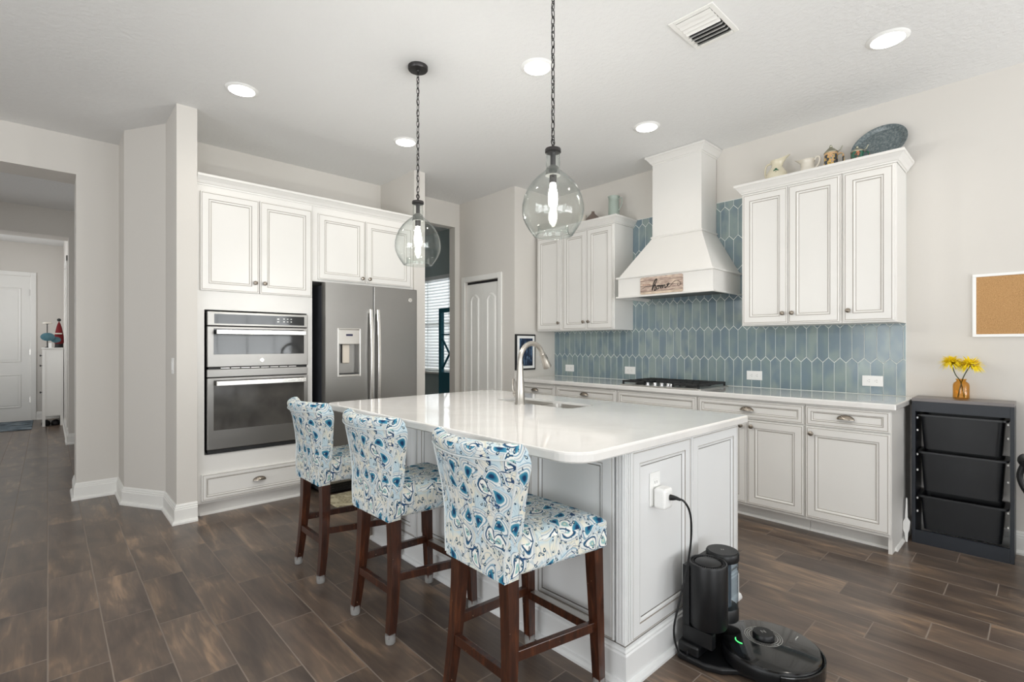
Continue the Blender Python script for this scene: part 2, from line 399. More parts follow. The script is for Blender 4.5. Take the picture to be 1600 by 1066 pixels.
    def panel(s, o, U, V, N, w, h, rings, mi_c=0):
        """framed panel built of nested rectangles; rings = [(inset, depth, material index)]"""
        o, U, V, N = Vector(o), Vector(U), Vector(V), Vector(N)
        flip = U.cross(V).dot(N) < 0
        vs = []; rr = [(0, 0, 0)]+list(rings)
        for ins, dep, _ in rr:
            for (a, b) in ((ins, ins), (w-ins, ins), (w-ins, h-ins), (ins, h-ins)): vs.append(o+U*a+V*b+N*dep)
        for i in range(len(rr)-1):
            for k in range(4):
                f = (i*4+k, i*4+(k+1) % 4, (i+1)*4+(k+1) % 4, (i+1)*4+k)
                s.add([], [], 0)
                s.f.append(tuple(len(s.v)+j for j in (reversed(f) if flip else f))); s.mi.append(rr[i+1][2]); s.sm.append(False)
        L = (len(rr)-1)*4; c = (L, L+1, L+2, L+3)
        s.f.append(tuple(len(s.v)+j for j in (reversed(c) if flip else c))); s.mi.append(mi_c); s.sm.append(False)
        b_ = (3, 2, 1, 0); s.f.append(tuple(len(s.v)+j for j in (reversed(b_) if flip else b_))); s.mi.append(mi_c); s.sm.append(False)
        s.v += [tuple(v) for v in vs]; return s
    def build(s, name, mats, parent=None, bevel=0, seg=2, sub=0, uv=False, ang=40, smooth=None):
        me = bpy.data.meshes.new(name); off = Vector((0, 0, 0))
        p = parent
        while p is not None: off += Vector(p.location); p = p.parent
        me.from_pydata([tuple(Vector(v)-off) for v in s.v], [], s.f)
        if not isinstance(mats, (list, tuple)): mats = [mats]
        for m in mats: me.materials.append(m)
        me.polygons.foreach_set('material_index', s.mi)
        sm = s.sm if smooth is None else [smooth]*len(s.f)
        me.polygons.foreach_set('use_smooth', sm)
        me.validate(); me.update()
        if any(sm): me.set_sharp_from_angle(angle=math.radians(ang))
        if uv:
            L = me.uv_layers.new(name='UVMap')
            for pl in me.polygons:
                nx, ny, nz = (abs(c) for c in pl.normal)
                for li in pl.loop_indices:
                    c = me.vertices[me.loops[li].vertex_index].co
                    L.data[li].uv = (c.y+.31, c.x) if nz > .65 else (c.y, c.z) if nx >= ny else (c.x+.17, c.z)
        o = bpy.data.objects.new(name, me); C.objects.link(o)
        if parent: o.parent = parent
        if bevel:
            b = o.modifiers.new('bevel', 'BEVEL'); b.width = bevel; b.segments = seg; b.limit_method = 'ANGLE'; b.angle_limit = math.radians(35)
        if sub:
            b = o.modifiers.new('sub', 'SUBSURF'); b.levels = sub; b.render_levels = sub
        return o
def tag(o, label, cat, group=None):
    o['label'] = label; o['category'] = cat
    if group: o['group'] = group
    return o
def thing(name, label, cat, loc=(0, 0, 0), group=None):
    o = bpy.data.objects.new(name, None); C.objects.link(o); o.location = loc; o.empty_display_size = .1
    return tag(o, label, cat, group)
def struct(o): o['kind'] = 'structure'; return o
def kids(o): return [c for c in bpy.data.objects if c.parent == o]
def dup(root, loc, label, rotz=0):
    r = root.copy(); C.objects.link(r); r.location = loc; r.rotation_euler = (0, 0, rotz); r['label'] = label
    for ch in kids(root):
        c = ch.copy(); C.objects.link(c); c.parent = r
        for g_ in kids(ch):
            d = g_.copy(); C.objects.link(d); d.parent = c
    return r
def text_bm(b, txt, size, o, U, V, N, thick=.001, mi=0, bold=0):
    cu = bpy.data.curves.new('t', 'FONT'); cu.body = txt; cu.size = size; cu.align_x = 'CENTER'; cu.align_y = 'CENTER'; cu.offset = bold; cu.resolution_u = 3
    ob = bpy.data.objects.new('t', cu); C.objects.link(ob)
    me = bpy.data.meshes.new_from_object(ob)
    o, U, V, N = Vector(o), Vector(U), Vector(V), Vector(N)
    b.add([o+U*v.co.x+V*v.co.y+N*thick for v in me.vertices], [tuple(p.vertices) for p in me.polygons], mi)
    bpy.data.objects.remove(ob); bpy.data.meshes.remove(me); bpy.data.curves.remove(cu)
    return b

X_, Y_, Z_ = Vector((1, 0, 0)), Vector((0, 1, 0)), Vector((0, 0, 1))
# ------------------------------------------------------------------ room shell
def wall(name, axis, a0, a1, t0, t1, z0, z1, holes=(), m=None):
    """axis 'x': wall runs along x, thickness t0..t1 in y; holes = [(a0,a1,z0,z1)]"""
    b = B()
    cuts = sorted({a0, a1, *[h for q in holes for h in q[:2]]})
    for p, q in zip(cuts, cuts[1:]):
        hs = [h for h in holes if h[0] <= p+1e-6 and h[1] >= q-1e-6]
        segs = [(z0, z1)]
        for h in hs:
            ns = []
            for s0, s1 in segs:
                if h[2] > s0+1e-6: ns.append((s0, min(s1, h[2])))
                if h[3] < s1-1e-6: ns.append((max(s0, h[3]), s1))
            segs = ns
        for s0, s1 in segs:
            if axis == 'x': b.box(p, q, t0, t1, s0, s1)
            else: b.box(t0, t1, p, q, s0, s1)
    return struct(b.build(name, m or M_WALL))
b = B(); b.box(-3.7, 4.5, -3.15, 12.0, -.1, 0); struct(b.build('floor', M_FLOOR))
b = B(); b.box(-3.7, 4.5, -3.15, 12.0, CEIL, CEIL+.1); struct(b.build('ceiling', M_CEIL))
WX = 4.317
WIN = (5.15, 6.75, .87, 2.31)
wall('wall_right', 'y', -3.15, 4.98, WX, WX+.12, 0, CEIL)
M_STUDY = mat_wall('blue_grey_wall_paint', srgb(176, 190, 190))
wall('wall_study_right', 'y', 4.98, 8.3, WX, WX+.12, 0, CEIL, [WIN], M_STUDY)
wall('wall_outer_right', 'y', 8.3, 12.0, WX, WX+.12, 0, CEIL)
wall('wall_back_right', 'x', .79, 3.67, 4.87, 4.98, 0, CEIL, [(2.95, 3.60, 0, 2.69)])
wall('wall_pantry', 'y', 3.895, 4.98, 3.67, 3.78, 0, CEIL, [(4.15, 4.75, 0, 2.015)])
wall('wall_pantry_return', 'x', 3.78, WX, 3.895, 4.0, 0, CEIL)
b = B(); b.box(3.9, 3.92, 4.0, 4.98, 0, 2.4); struct(b.build('wall_pantry_inside', M_WALL))
wall('wall_alcove_right', 'y', 4.204, 4.87, 2.615, 2.74, 0, CEIL)
b = B(); b.prism([(.666, 4.19), (.792, 4.19), (.792, 4.98), (.445, 5.76), (.445, 5.012), (.666, 4.632)], 0, CEIL)
struct(b.build('wall_column_left', M_WALL))
wall('wall_hall_end', 'x', .445, 1.0, 5.62, 5.757, 0, CEIL)
wall('wall_back_left', 'x', -3.7, .445, 5.41, 5.757, 0, CEIL, [(-1.35, .17, 0, 2.665)])
wall('wall_hall_right', 'y', 5.757, 8.49, .9, 1.0, 0, CEIL)
wall('wall_foyer_right', 'y', 8.81, 11.65, .2, .32, 0, CEIL)
wall('wall_hall_left', 'y', 5.757, 11.65, -1.47, -1.35, 0, CEIL, [(6.2, 8.0, .5, 2.4), (9.3, 10.8, 1.0, 2.6)])
wall('wall_hall_header', 'x', -1.35, .9, 8.49, 8.81, 0, CEIL, [(-1.2, .195, 0, 2.64)])
wall('wall_foyer_end', 'x', -1.35, .32, 11.65, 11.77, 0, CEIL, [(-1.13, -.21, 0, 2.42)])
wall('wall_rear', 'x', -3.7, 4.5, -3.15, -3.03, 0, CEIL, [(1.7, 4.0, .55, 2.45), (-2.5, .7, .2, 2.5)])
wall('wall_left', 'y', -3.15, 5.76, -3.7, -3.58, 0, CEIL, [(-.7, 2.7, .2, 2.5)])
wall('wall_study_end', 'x', 2.3, WX, 8.2, 8.3, 0, CEIL)
wall('wall_study_left', 'y', 4.98, 8.2, 2.3, 2.4, 0, CEIL)

BASE = [(0, 0), (.030, 0), (.030, .012), (.024, .024), (.016, .026), (.016, .100), (.013, .103), (.013, .114), (.009, .118), (.009, .126), (.004, .138), (0, .138)]
def baseboard(name, path): struct(B().sweep(path, BASE).build(name, M_TRIM))
baseboard('baseboard_right', [(WX, -3.03), (WX, .60)][::-1])
baseboard('baseboard_column', [(.17, 5.757), (.17, 5.41), (.445, 5.41), (.445, 5.012), (.666, 4.632), (.666, 4.19), (.792, 4.19)])
baseboard('baseboard_hall_right', [(.2, 11.6), (.2, 8.81), (.195, 8.81), (.195, 8.49), (.9, 8.49), (.9, 5.757)][::1])
baseboard('baseboard_foyer', [(.2, 11.65), (-.14, 11.65)][::-1])
baseboard('baseboard_back_left', [(-3.58, 5.41), (-1.35, 5.41)])
baseboard('baseboard_pantry', [(3.6, 4.87), (3.67, 4.87), (3.67, 4.81)])
# hall side door casing (white strip at the edge of the hall)
b = B(); b.box(.185, .2, 9.15, 9.25, 0, 2.5); b.box(.185, .2, 10.2, 10.3, 0, 2.5); b.box(.185, .2, 9.15, 10.3, 2.42, 2.5); struct(b.build('trim_1', M_TRIM, bevel=.003))

# front door at the end of the hall
dr = thing('door_1', '', '', (-.67, 11.66, 0)); del dr['label']; del dr['category']; struct(dr)
CAS = [(0, 0), (.075, 0), (.075, .006), (.06, .018), (.02, .016), (0, .010)]
def casing(name, parent, o, U, N, w, h, cw=.07, t=.018):
    b = B(); o, U, N = Vector(o), Vector(U), Vector(N)
    def slab(u0, u1, z0, z1):
        for (a0, a1, c0, c1, tt) in ((u0, u1, z0, z1, t),):
            p = [o+U*a0+Z_*c0, o+U*a1+Z_*c0, o+U*a1+Z_*c1, o+U*a0+Z_*c1]
            q = p if U.cross(Z_).dot(N) > 0 else p[::-1]
            b.extr([v+N*tt for v in q], -N*tt)
    slab(-cw, 0, 0, h+cw); slab(w, w+cw, 0, h+cw); slab(0, w, h, h+cw)
    return b.build(name, M_TRIM, parent, bevel=.005)
casing('door_frame', dr, (-1.13, 11.65, 0), X_, -Y_, .92, 2.42)
b = B(); b.box(-1.13, -.21, 11.66, 11.70, .0, 2.42)
for (x0, x1) in ((-1.02, -.72), (-.62, -.32)):
    for z0, z1 in ((.22, .78), (.98, 2.22)):
        b.panel((x0, 11.66, z0), X_, Z_, -Y_, x1-x0, z1-z0, [(.0, .003, 1), (.012, .008, 0), (.03, .002, 0), (.045, .006, 0)])
b.build('door_leaf', [M_TRIM, M_GLAZE], dr)
b = B()
for z in (.3, 1.1, 2.1): b.box(-.225, -.205, 11.64, 11.655, z, z+.1)
b.build('hinge', M_STEEL, dr)

# pantry door
dr = thing('door_2', '', '', (3.67, 4.45, 0)); del dr['label']; del dr['category']; struct(dr)
casing('door_frame', dr, (3.67, 4.15, 0), Y_, -X_, .60, 2.015, .062)
def arch_leaf(y0, y1, z0, z1, x):
    b = B(); b.box(x, x+.034, y0, y1, z0, z1)
    def ringpts(ins, arch):
        p = [(a0+ins, zz0+ins), (a1-ins, zz0+ins)]
        top = zz1-ins; n = 9
        for k in range(n+1):
            t = k/n; yy = (a1-ins)*(1-t)+(a0+ins)*t
            e = math.sin(PI*t); p.append((yy, top-arch*(1-e**.8)))
        return p
    wdt = (y1-y0)
    a0, a1 = y0+.065, y1-.065
    zz0, zz1 = z0+.16, z1-.12
    levels = [(0, 0, 1), (.004, .004, 1), (.014, .011, 0), (.022, .011, 0), (.034, -.004, 0), (.040, .002, 0)]
    prev = None
    for ins, dep, mi in levels:
        pts = ringpts(ins, .05)
        vs = [(x-dep, p, q) for p, q in pts]; base = len(b.v); b.v += vs; n = len(vs)
        if prev is not None:
            for k in range(n):
                b.f.append((prev+(k+1) % n, prev+k, base+k, base+(k+1) % n)); b.mi.append(mi); b.sm.append(False)
        prev = base
    b.f.append(tuple(prev+k for k in reversed(range(n)))); b.mi.append(0); b.sm.append(False)
    return b
for (y0, y1) in ((4.153, 4.449), (4.451, 4.747)):
    arch_leaf(y0, y1, .015, 1.985, 3.69).build('door_leaf', [M_TRIM, M_TRIM], dr)
b = B(); b.box(3.70, 3.72, 4.15, 4.75, 1.99, 2.015); b.build('track', M_DARK, dr)

# windows: study window seen through the opening, rear and left windows that light the room
def window(name, axis, t, a0, a1, z0, z1, side, slats=True, pitch=.046, tilt=.9):
    """axis 'y': pane in plane x=t running along y; side: direction of the room along the normal"""
    r = thing(name, '', '', (t, a0, z0) if axis == 'y' else (a0, t, z0)); del r['label']; del r['category']; struct(r)
    def bx(b, p, q, s0, s1, c0, c1, mi=0):
        if axis == 'y': b.box(s0, s1, p, q, c0, c1, mi)
        else: b.box(p, q, s0, s1, c0, c1, mi)
    b = B(); f = .045
    bx(b, a0, a1, t, t+side*-.05, z0, z0+f); bx(b, a0, a1, t, t-side*.05, z1-f, z1)
    bx(b, a0, a0+f, t, t-side*.05, z0+f, z1-f); bx(b, a1-f, a1, t, t-side*.05, z0+f, z1-f)
    zm = (z0+z1)/2; bx(b, a0+f, a1-f, t, t-side*.04, zm-.02, zm+.02)
    b.build('window_frame', M_TRIM, r)
    b = B(); bx(b, a0+f, a1-f, t-side*.03, t-side*.026, z0+f, z1-f); b.build('pane', M_PANE, r)
    b = B(); bx(b, a0-.02, a1+.02, t+side*.01, t+side*.14, z0-.03, z0); b.build('window_sill', M_TRIM, r, bevel=.004)
    if slats:
        b = B(); s0 = t+side*.03; n = int((z1-z0-.06)/pitch)
        dx = .024*math.cos(tilt); dz = .024*math.sin(tilt)
        for k in range(n):
            z = z1-.07-k*pitch
            for e in (0,):
                lo, hi = (s0-dx*1, z-dz), (s0+dx, z+dz)
                if axis == 'y': b.hexa([(lo[0], a0+.01, lo[1]), (hi[0], a0+.01, hi[1]), (hi[0], a1-.01, hi[1]), (lo[0], a1-.01, lo[1])],
                                       [(lo[0], a0+.01, lo[1]+.003), (hi[0], a0+.01, hi[1]+.003), (hi[0], a1-.01, hi[1]+.003), (lo[0], a1-.01, lo[1]+.003)])
                else: b.hexa([(a0+.01, lo[0], lo[1]), (a1-.01, lo[0], lo[1]), (a1-.01, hi[0], hi[1]), (a0+.01, hi[0], hi[1])],
                             [(a0+.01, lo[0], lo[1]+.003), (a1-.01, lo[0], lo[1]+.003), (a1-.01, hi[0], hi[1]+.003), (a0+.01, hi[0], hi[1]+.003)])
        bx(b, a0+.01, a1-.01, s0-.03, s0+.03, z1-.05, z1); bx(b, a0+.01, a1-.01, s0-.025, s0+.025, z0+.01, z0+.03)
        k = a0+.25
        while k < a1-.1: bx(b, k, k+.012, s0-.027, s0-.026, z0, z1-.03); bx(b, k, k+.012, s0+.026, s0+.027, z0, z1-.03); k += .55
        b.build('window_blind', M_BLIND, r)
    return r
window('window_1', 'y', WX+.03, WIN[0], WIN[1], WIN[2], WIN[3], -1)
window('window_2', 'x', -3.06, 1.7, 4.0, .55, 2.45, 1, tilt=.5)
window('window_3', 'x', -3.06, -2.5, .7, .2, 2.5, 1, slats=False)
window('window_4', 'y', -3.61, -.7, 2.7, .2, 2.5, 1, slats=False)

# ------------------------------------------------------------------ cabinetry helpers
DOOR_R = lambda g1=1, g2=1: [(.0, .017, 0), (.003, .020, 0), (.008, .020, 0), (.009, .0185, g1), (.0115, .0185, g1), (.0125, .020, 0), (.052, .020, 0),
      (.0525, .016, g1), (.0555, .016, g1), (.057, .0185, 0), (.064, .017, 0), (.068, .012, 0), (.069, .010, g2), (.0715, .010, g2), (.072, .011, 0)]
DRAW_R = [(.0, .017, 0), (.003, .020, 0), (.008, .020, 0), (.009, .0185, 1), (.0115, .0185, 1), (.0125, .020, 0), (.030, .020, 0),
      (.0305, .016, 1), (.033, .016, 1), (.0345, .0185, 0), (.040, .012, 0), (.041, .010, 1), (.043, .010, 1), (.0435, .011, 0)]
def knob(parent, p, N, r=.016, m=None):
    b = B(); b.lathe([(.007, 0), (.0065, .004), (.0055, .010), (.006, .014), (r*.85, .018), (r, .022), (r*.93, .027), (r*.55, .030), (0, .031)], p, N, 20)
    return b.build('knob', m or M_PULL, parent)
def cup_pull(parent, p, U, N, w=.09, h=.036, d=.026):
    b = B(); p, U, N = Vector(p), Vector(U), Vector(N); nu, nv = 14, 7; vs = []
    for sc in (1, .9):
        for i in range(nu+1):
            a = PI*i/nu
            for j in range(nv+1):
                t = PI/2*j/nv
                # quarter ellipsoid: flat back at the door, open below
                x = -math.cos(a)*w/2*sc; rr = math.sin(a)
                vs.append(p+U*x+Z_*(rr*math.cos(t)*h*sc*.8)+N*(rr*math.sin(t)*d*sc+.001))
    q = (nu+1)*(nv+1); f = []
    for i in range(nu):
        for j in range(nv):
            a = i*(nv+1)+j; f.append((a, a+1, a+nv+2, a+nv+1)); f.append((q+a, q+a+nv+1, q+a+nv+2, q+a+1))
        a = i*(nv+1)+nv; f.append((a, q+a, q+a+nv+1, a+nv+1))
    b.add(vs, f, 0, True)
    b.box(*sorted((p.x-abs(U.x)*w/2*.98, p.x+abs(U.x)*w/2*.98)) if abs(U.x) > .5 else sorted((p.x, p.x+N.x*.003)),
          *(sorted((p.y, p.y+N.y*.003)) if abs(U.x) > .5 else sorted((p.y-w/2*.98, p.y+w/2*.98))), p.z-.002, p.z+.006)
    return b.build('cup_handle', M_PULL, parent)
def front(parent, name, o, U, N, w, h, drawer=False, mats=None, rings=None):
    b = B(); b.panel(o, U, Z_, N, w, h, rings or (DRAW_R if drawer else DOOR_R()))
    return b.build(name, mats or [M_CAB, M_GLAZE], parent)
CROWN = [(0, 0), (.004, 0), (.006, .010), (.012, .012), (.022, .030), (.040, .052), (.046, .055), (.046, .072), (0, .072)]

# ------------------------------------------------------------------ range wall: backsplash
TX = WX-.008
b = B(); b.box(WX-.005, WX-.0005, .652, 3.894, .914, 2.519, 1)
tw, tp, amp, z1 = .0749, .2595, .036, 1.172
CROWNB = None
def clip(poly, f):  # keep f(p) >= 0
    out = []
    for i in range(len(poly)):
        a, c = poly[i], poly[(i+1) % len(poly)]; fa, fc = f(a), f(c)
        if fa >= 0: out.append(a)
        if fa*fc < 0: t = fa/(fa-fc); out.append((a[0]+(c[0]-a[0])*t, a[1]+(c[1]-a[1])*t))
    return out
for row in range(-1, 7):
    zb, zt = z1+(row-1)*tp, z1+row*tp      # peaks
    yoff = .705+tw/2 + (tw/2 if row % 2 else 0)
    k = -3
    while True:
        yc = yoff+k*tw; k += 1
        if yc > 3.95: break
        gq = .0021; hw = tw/2-gq
        poly = [(yc-hw, zb+gq), (yc, zb-amp+gq*1.4), (yc+hw, zb+gq), (yc+hw, zt-amp-gq), (yc, zt-gq*1.4), (yc-hw, zt-amp-gq)]
        for f in (lambda p: p[0]-.655, lambda p: 3.891-p[0], lambda p: p[1]-.918, lambda p: 2.514-p[1]):
            if poly: poly = clip(poly, f)
        if len(poly) < 3: continue
        cy = sum(p[0] for p in poly)/len(poly); cz = sum(p[1] for p in poly)/len(poly)
        n = len(poly)
        lo = [(WX-.004, p, q) for p, q in poly]; md = [(TX+.0012, p, q) for p, q in poly]
        hi = [(TX, p+(cy-p)*min(1, .0022/max(.002, math.hypot(p-cy, q-cz))), q+(cz-q)*min(1, .0022/max(.002, math.hypot(p-cy, q-cz)))) for p, q in poly]
        b.add(lo+md+hi, [(i, n+i, n+(i+1) % n, (i+1) % n) for i in range(n)]+[(n+i, 2*n+i, 2*n+(i+1) % n, n+(i+1) % n) for i in range(n)]+[tuple(reversed(range(2*n, 3*n)))], 0)
bs = tag(b.build('backsplash', [M_TILE, M_GROUT]), 'blue picket tile backsplash on the wall behind the cooktop', 'tiles')

# ------------------------------------------------------------------ range wall: base cabinets
BX = 3.71     # carcass front; door fronts stand 20 mm proud
ZT0, ZT1 = .105, .876
def base_unit(y0, y1, doors, drawer, pull=True, label='', last=False, knobs=()):
    t = thing('base_cabinet', label, 'cabinet', (4.0, (y0+y1)/2, 0), 'base cabinets under the range wall counter')
    b = B(); b.box(BX, WX-.01, y0, y1, ZT0, ZT1-.001); b.box(BX+.11, WX-.04, y0+(0 if last else 0), y1, .0, ZT0)
    if last: b.box(BX+.02, BX+.11, y0, y0+.02, 0, ZT0)
    b.build('carcass', M_CAB, t)
    B().sweep([(BX+.11, y1), (BX+.11, y0), (WX-.04, y0)] if last else [(BX+.11, y1), (BX+.11, y0)], [(0, 0), (.014, 0), (.013, .008), (.006, .016), (0, .018)]).build('shoe_molding', M_TRIM, t)
    front(t, 'drawer', (BX, y0+.006, .737), Y_, -X_, y1-y0-.012, .125, True)
    if pull: cup_pull(t, (BX-.020, (y0+y1)/2 if pull is True else pull, .795), Y_, -X_, .098)
    ys = []
    if doors == 1: ys = [(y0+.006, y1-.006)]
    else: ym = (y0+y1)/2; ys = [(y0+.006, ym-.002), (ym+.002, y1-.006)]
    for i, (a, c) in enumerate(ys):
        d = front(t, 'door', (BX, a, .125), Y_, -X_, c-a, .603)
        ky = (c-.035) if (doors == 1 or i == 0) else a+.035
        knob(d, (BX-.020, ky, .685), -X_)
    return t
base_unit(.630, 1.095, 1, True, label='white base cabinet with one drawer and one door, at the right end', last=True)
base_unit(1.097, 1.845, 2, True, label='white base cabinet with a wide drawer over two doors, right of the cooktop cabinet')
base_unit(1.847, 2.592, 2, True, pull=False, label='white base cabinet under the cooktop with a plain false drawer front')
base_unit(2.594, 3.325, 2, True, label='white base cabinet with a wide drawer, left of the cooktop cabinet')
base_unit(3.327, 3.890, 1, True, label='white base cabinet in the far corner beside the pantry wall')
# counter
CT = [(.004, 0), (.0, .004), (.0, .034), (.004, .038)]
def slab(outline, hole, z0, z1, ease=.004):
    """counter slab with eased edges; outline counter-clockwise, optional hole clockwise or ccw"""
    b = B(); n = len(outline); P = [Vector(p) for p in outline]
    def inset(d):
        r = []
        for i in range(n):
            a = (P[i]-P[i-1]).normalized(); c = (P[(i+1) % n]-P[i]).normalized()
            na, nc = Vector((-a.y, a.x)), Vector((-c.y, c.x)); m = na+nc; m = m/max(.3, m.dot(na)); r.append(P[i]+m*d)
        return r
    loops = [(inset(ease), z0), (inset(0), z0+ease), (inset(0), z1-ease*1.5), (inset(ease*.35), z1-ease*.5), (inset(ease*1.2), z1)]
    base = len(b.v)
    for L, z in loops: b.v += [(p.x, p.y, z) for p in L]
    for q in range(len(loops)-1):
        for k in range(n):
            b.f.append((base+q*n+k, base+q*n+(k+1) % n, base+(q+1)*n+(k+1) % n, base+(q+1)*n+k)); b.mi.append(0); b.sm.append(False)
    for (L, z, up) in ((loops[-1][0], z1, True), (loops[0][0], z0, False)):
        polys = [[Vector((p.x, p.y, 0)) for p in L]]
        if hole: polys.append([Vector((p[0], p[1], 0)) for p in hole])
        flat = [p for q in polys for p in q]
        for t in tessellate_polygon(polys):
            a, c, d = (flat[i] for i in t); cr = (c-a).cross(d-a).z
            t = t if (cr > 0) == up else t[::-1]
            b.add([(flat[i].x, flat[i].y, z) for i in t], [(0, 1, 2)])
    if hole:
        m = len(hole); ar = sum(hole[i][0]*hole[(i+1) % m][1]-hole[(i+1) % m][0]*hole[i][1] for i in range(m))
        vs = [(x, y, z0) for x, y in hole]+[(x, y, z1) for x, y in hole]
        fs = [(i, (i+1) % m, m+(i+1) % m, m+i) for i in range(m)]
        b.add(vs, [tuple(reversed(f)) for f in fs] if ar > 0 else fs)
    return b
def rrect(x0, x1, y0, y1, r, n=8, rs=None):
    rs = rs or (r,)*4; out = []
    for (cx, cy, a0, rr) in ((x0+rs[0], y0+rs[0], PI, rs[0]), (x1-rs[1], y0+rs[1], 1.5*PI, rs[1]), (x1-rs[2], y1-rs[2], 0, rs[2]), (x0+rs[3], y1-rs[3], .5*PI, rs[3])):
        for k in range(n+1):
            a = a0+PI/2*k/n; out.append((cx+math.cos(a)*rr, cy+math.sin(a)*rr))
    return out
b = slab(rrect(3.668, WX-.001, .602, 3.894, .006, 2), None, .8765, .914, .005)
tag(b.build('countertop', M_QUARTZ), 'long white quartz countertop along the tiled range wall', 'countertop')

# cooktop
CY = 2.21
t = thing('cooktop', 'stainless gas cooktop with black grates under the range hood', 'cooktop', (3.96, CY, .914))
b = slab(rrect(3.715, 4.235, CY-.375, CY+.375, .02, 4), None, .9145, .922, .002); b.build('cooktop_pan', M_STEEL, t)
for gi, (gy0, gy1) in enumerate(((CY-.355, CY-.125), (CY-.12, CY+.12), (CY+.125, CY+.355))):
    b = B(); x0, x1 = (3.735, 4.215) if gi != 1 else (3.88, 4.215)
    for y in (gy0, gy1-.014): b.box(x0, x1, y, y+.014, .940, .956)
    for x in (x0, x1-.014): b.box(x, x+.014, gy0, gy1, .940, .956)
    for k in range(1, 4): xx = x0+(x1-x0)*k/4; b.box(xx-.005, xx+.005, gy0, gy1, .944, .957)
    ym = (gy0+gy1)/2; b.box(x0, x1, ym-.005, ym+.005, .944, .957)
    for x in (x0, x1-.014):
        for y in (gy0, gy1-.014): b.box(x, x+.014, y, y+.014, .922, .941)
    b.build('grate', M_IRON, t, bevel=.002)
for (x, y, r) in ((3.84, CY-.24, .040), (4.10, CY-.24, .032), (3.84, CY+.24, .032), (4.10, CY+.24, .040), (4.04, CY, .05)):
    B().lathe([(r*1.25, 0), (r*1.2, .006), (r, .008), (r, .014), (r*.9, .017), (0, .018)], (x, y, .922), seg=24).build('burner', [M_IRON], t)
for i, (x, y) in enumerate(((3.775, CY+.125), (3.79, CY+.062), (3.795, CY), (3.79, CY-.062), (3.775, CY-.10))):
    B().lathe([(.024, 0), (.024, .004), (.018, .006), (.0175, .022), (.015, .025), (0, .026)], (x, y, .922), seg=20).build('control_knob', M_CHROME, t)

# upper cabinets on the range wall
UX = WX-.345+.02      # carcass front
def upper_unit(y0, y1, doors, label, knob_right=False, z0=1.417, z1=2.445):
    t = thing('upper_cabinet', label, 'cabinet', (4.15, (y0+y1)/2, z0), 'wall cabinets beside the range hood')
    b = B(); b.box(UX, WX-.009, y0, y1, z0, z1); b.build('carcass', M_CAB, t, bevel=.002)
    ys = [(y0+.012, y1-.012)] if doors == 1 else [(y0+.012, (y0+y1)/2-.002), ((y0+y1)/2+.002, y1-.012)]
    for i, (a, c) in enumerate(ys):
        d = front(t, 'door', (UX, a, z0+.012), Y_, -X_, c-a, z1-z0-.024)
        ky = (a+.03) if knob_right else (c-.03 if (doors == 1 or i == 0) else a+.03)
        knob(d, (UX-.020, ky, z0+.085), -X_)
    return t
upper_unit(.652, .952, 1, 'white single-door wall cabinet at the right end, under the grey platter')
upper_unit(.954, 1.627, 2, 'white two-door wall cabinet right of the range hood, under the cream pitchers')
upper_unit(2.830, 3.482, 2, 'white two-door wall cabinet left of the range hood, under the sage jug')
upper_unit(3.484, 3.860, 1, 'white single-door wall cabinet next to the pantry wall', knob_right=True)
def crown(name, path, z, label):
    b = B().sweep(path, [(o*1.05, h) for o, h in CROWN], z=z)
    # lid closing the top
    return tag(b.build(name, M_CAB), label, 'molding')
def crown_lid(b, x0, x1, y0, y1, z): b.box(x0, x1, y0, y1, z, z+.012)
for (y0, y1, lab) in ((.652, 1.627, 'white crown moulding on the wall cabinets right of the hood'), (2.830, 3.860, 'white crown moulding on the wall cabinets left of the hood')):
    b = B().sweep([(WX-.009, y1), (UX, y1), (UX, y0), (WX-.009, y0)], [(o*1.0, h) for o, h in CROWN][::1], z=2.4455)
    b.box(UX+.002, WX-.009, y0+.002, y1-.002, 2.500, 2.5175)
    tag(b.build('crown_molding', M_CAB), lab, 'molding')

# ------------------------------------------------------------------ range hood
t = thing('range_hood', 'white tapered wooden range hood over the cooktop', 'range hood', (4.1, 2.213, 1.688))
hy = 2.210; XC, XL = 4.03, 3.795
b = B(); b.box(XC, WX-.009, hy-.232, hy+.232, 2.24, 2.905); b.build('chimney', M_CAB, t)
b = B(); b.hexa([(XL, hy-.44, 1.872), (WX-.009, hy-.44, 1.872), (WX-.009, hy+.44, 1.872), (XL, hy+.44, 1.872)],
                [(XC, hy-.232, 2.24), (WX-.009, hy-.232, 2.24), (WX-.009, hy+.232, 2.24), (XC, hy+.232, 2.24)]); b.build('canopy', M_CAB, t)
b = B()
b.box(XL, XL+.02, hy-.44, hy+.44, 1.70, 1.868); b.box(XL+.02, WX-.009, hy-.44, hy-.42, 1.70, 1.868); b.box(XL+.02, WX-.009, hy+.42, hy+.44, 1.70, 1.868)
b.build('apron', M_CAB, t)
b = B()
for z, o in ((1.862, .016), (1.688, .016)):
    b.sweep([(WX-.009, hy+.44), (XL, hy+.44), (XL, hy-.44), (WX-.009, hy-.44)], [(0, 0), (o-.004, 0), (o, .004), (o, .012), (o-.004, .016), (0, .016)], z=z)
b.sweep([(WX-.009, hy+.232), (XC, hy+.232), (XC, hy-.232), (WX-.009, hy-.232)], [(0, 0), (.010, .003), (.014, .010), (.010, .018), (0, .022)], z=2.232)
b.build('ledge_molding', M_CAB, t)
b = B().sweep([(WX-.001, hy+.232), (XC, hy+.232), (XC, hy-.232), (WX-.001, hy-.232)], [(o*1.1, h*1.04) for o, h in CROWN], z=2.9)
b.build('crown', M_CAB, t)
b = B(); b.box(XL+.02, WX-.01, hy-.42, hy+.42, 1.715, 1.73); b.build('liner', simple('dark_hood_liner', srgb(120, 118, 114), .4, .6), t)

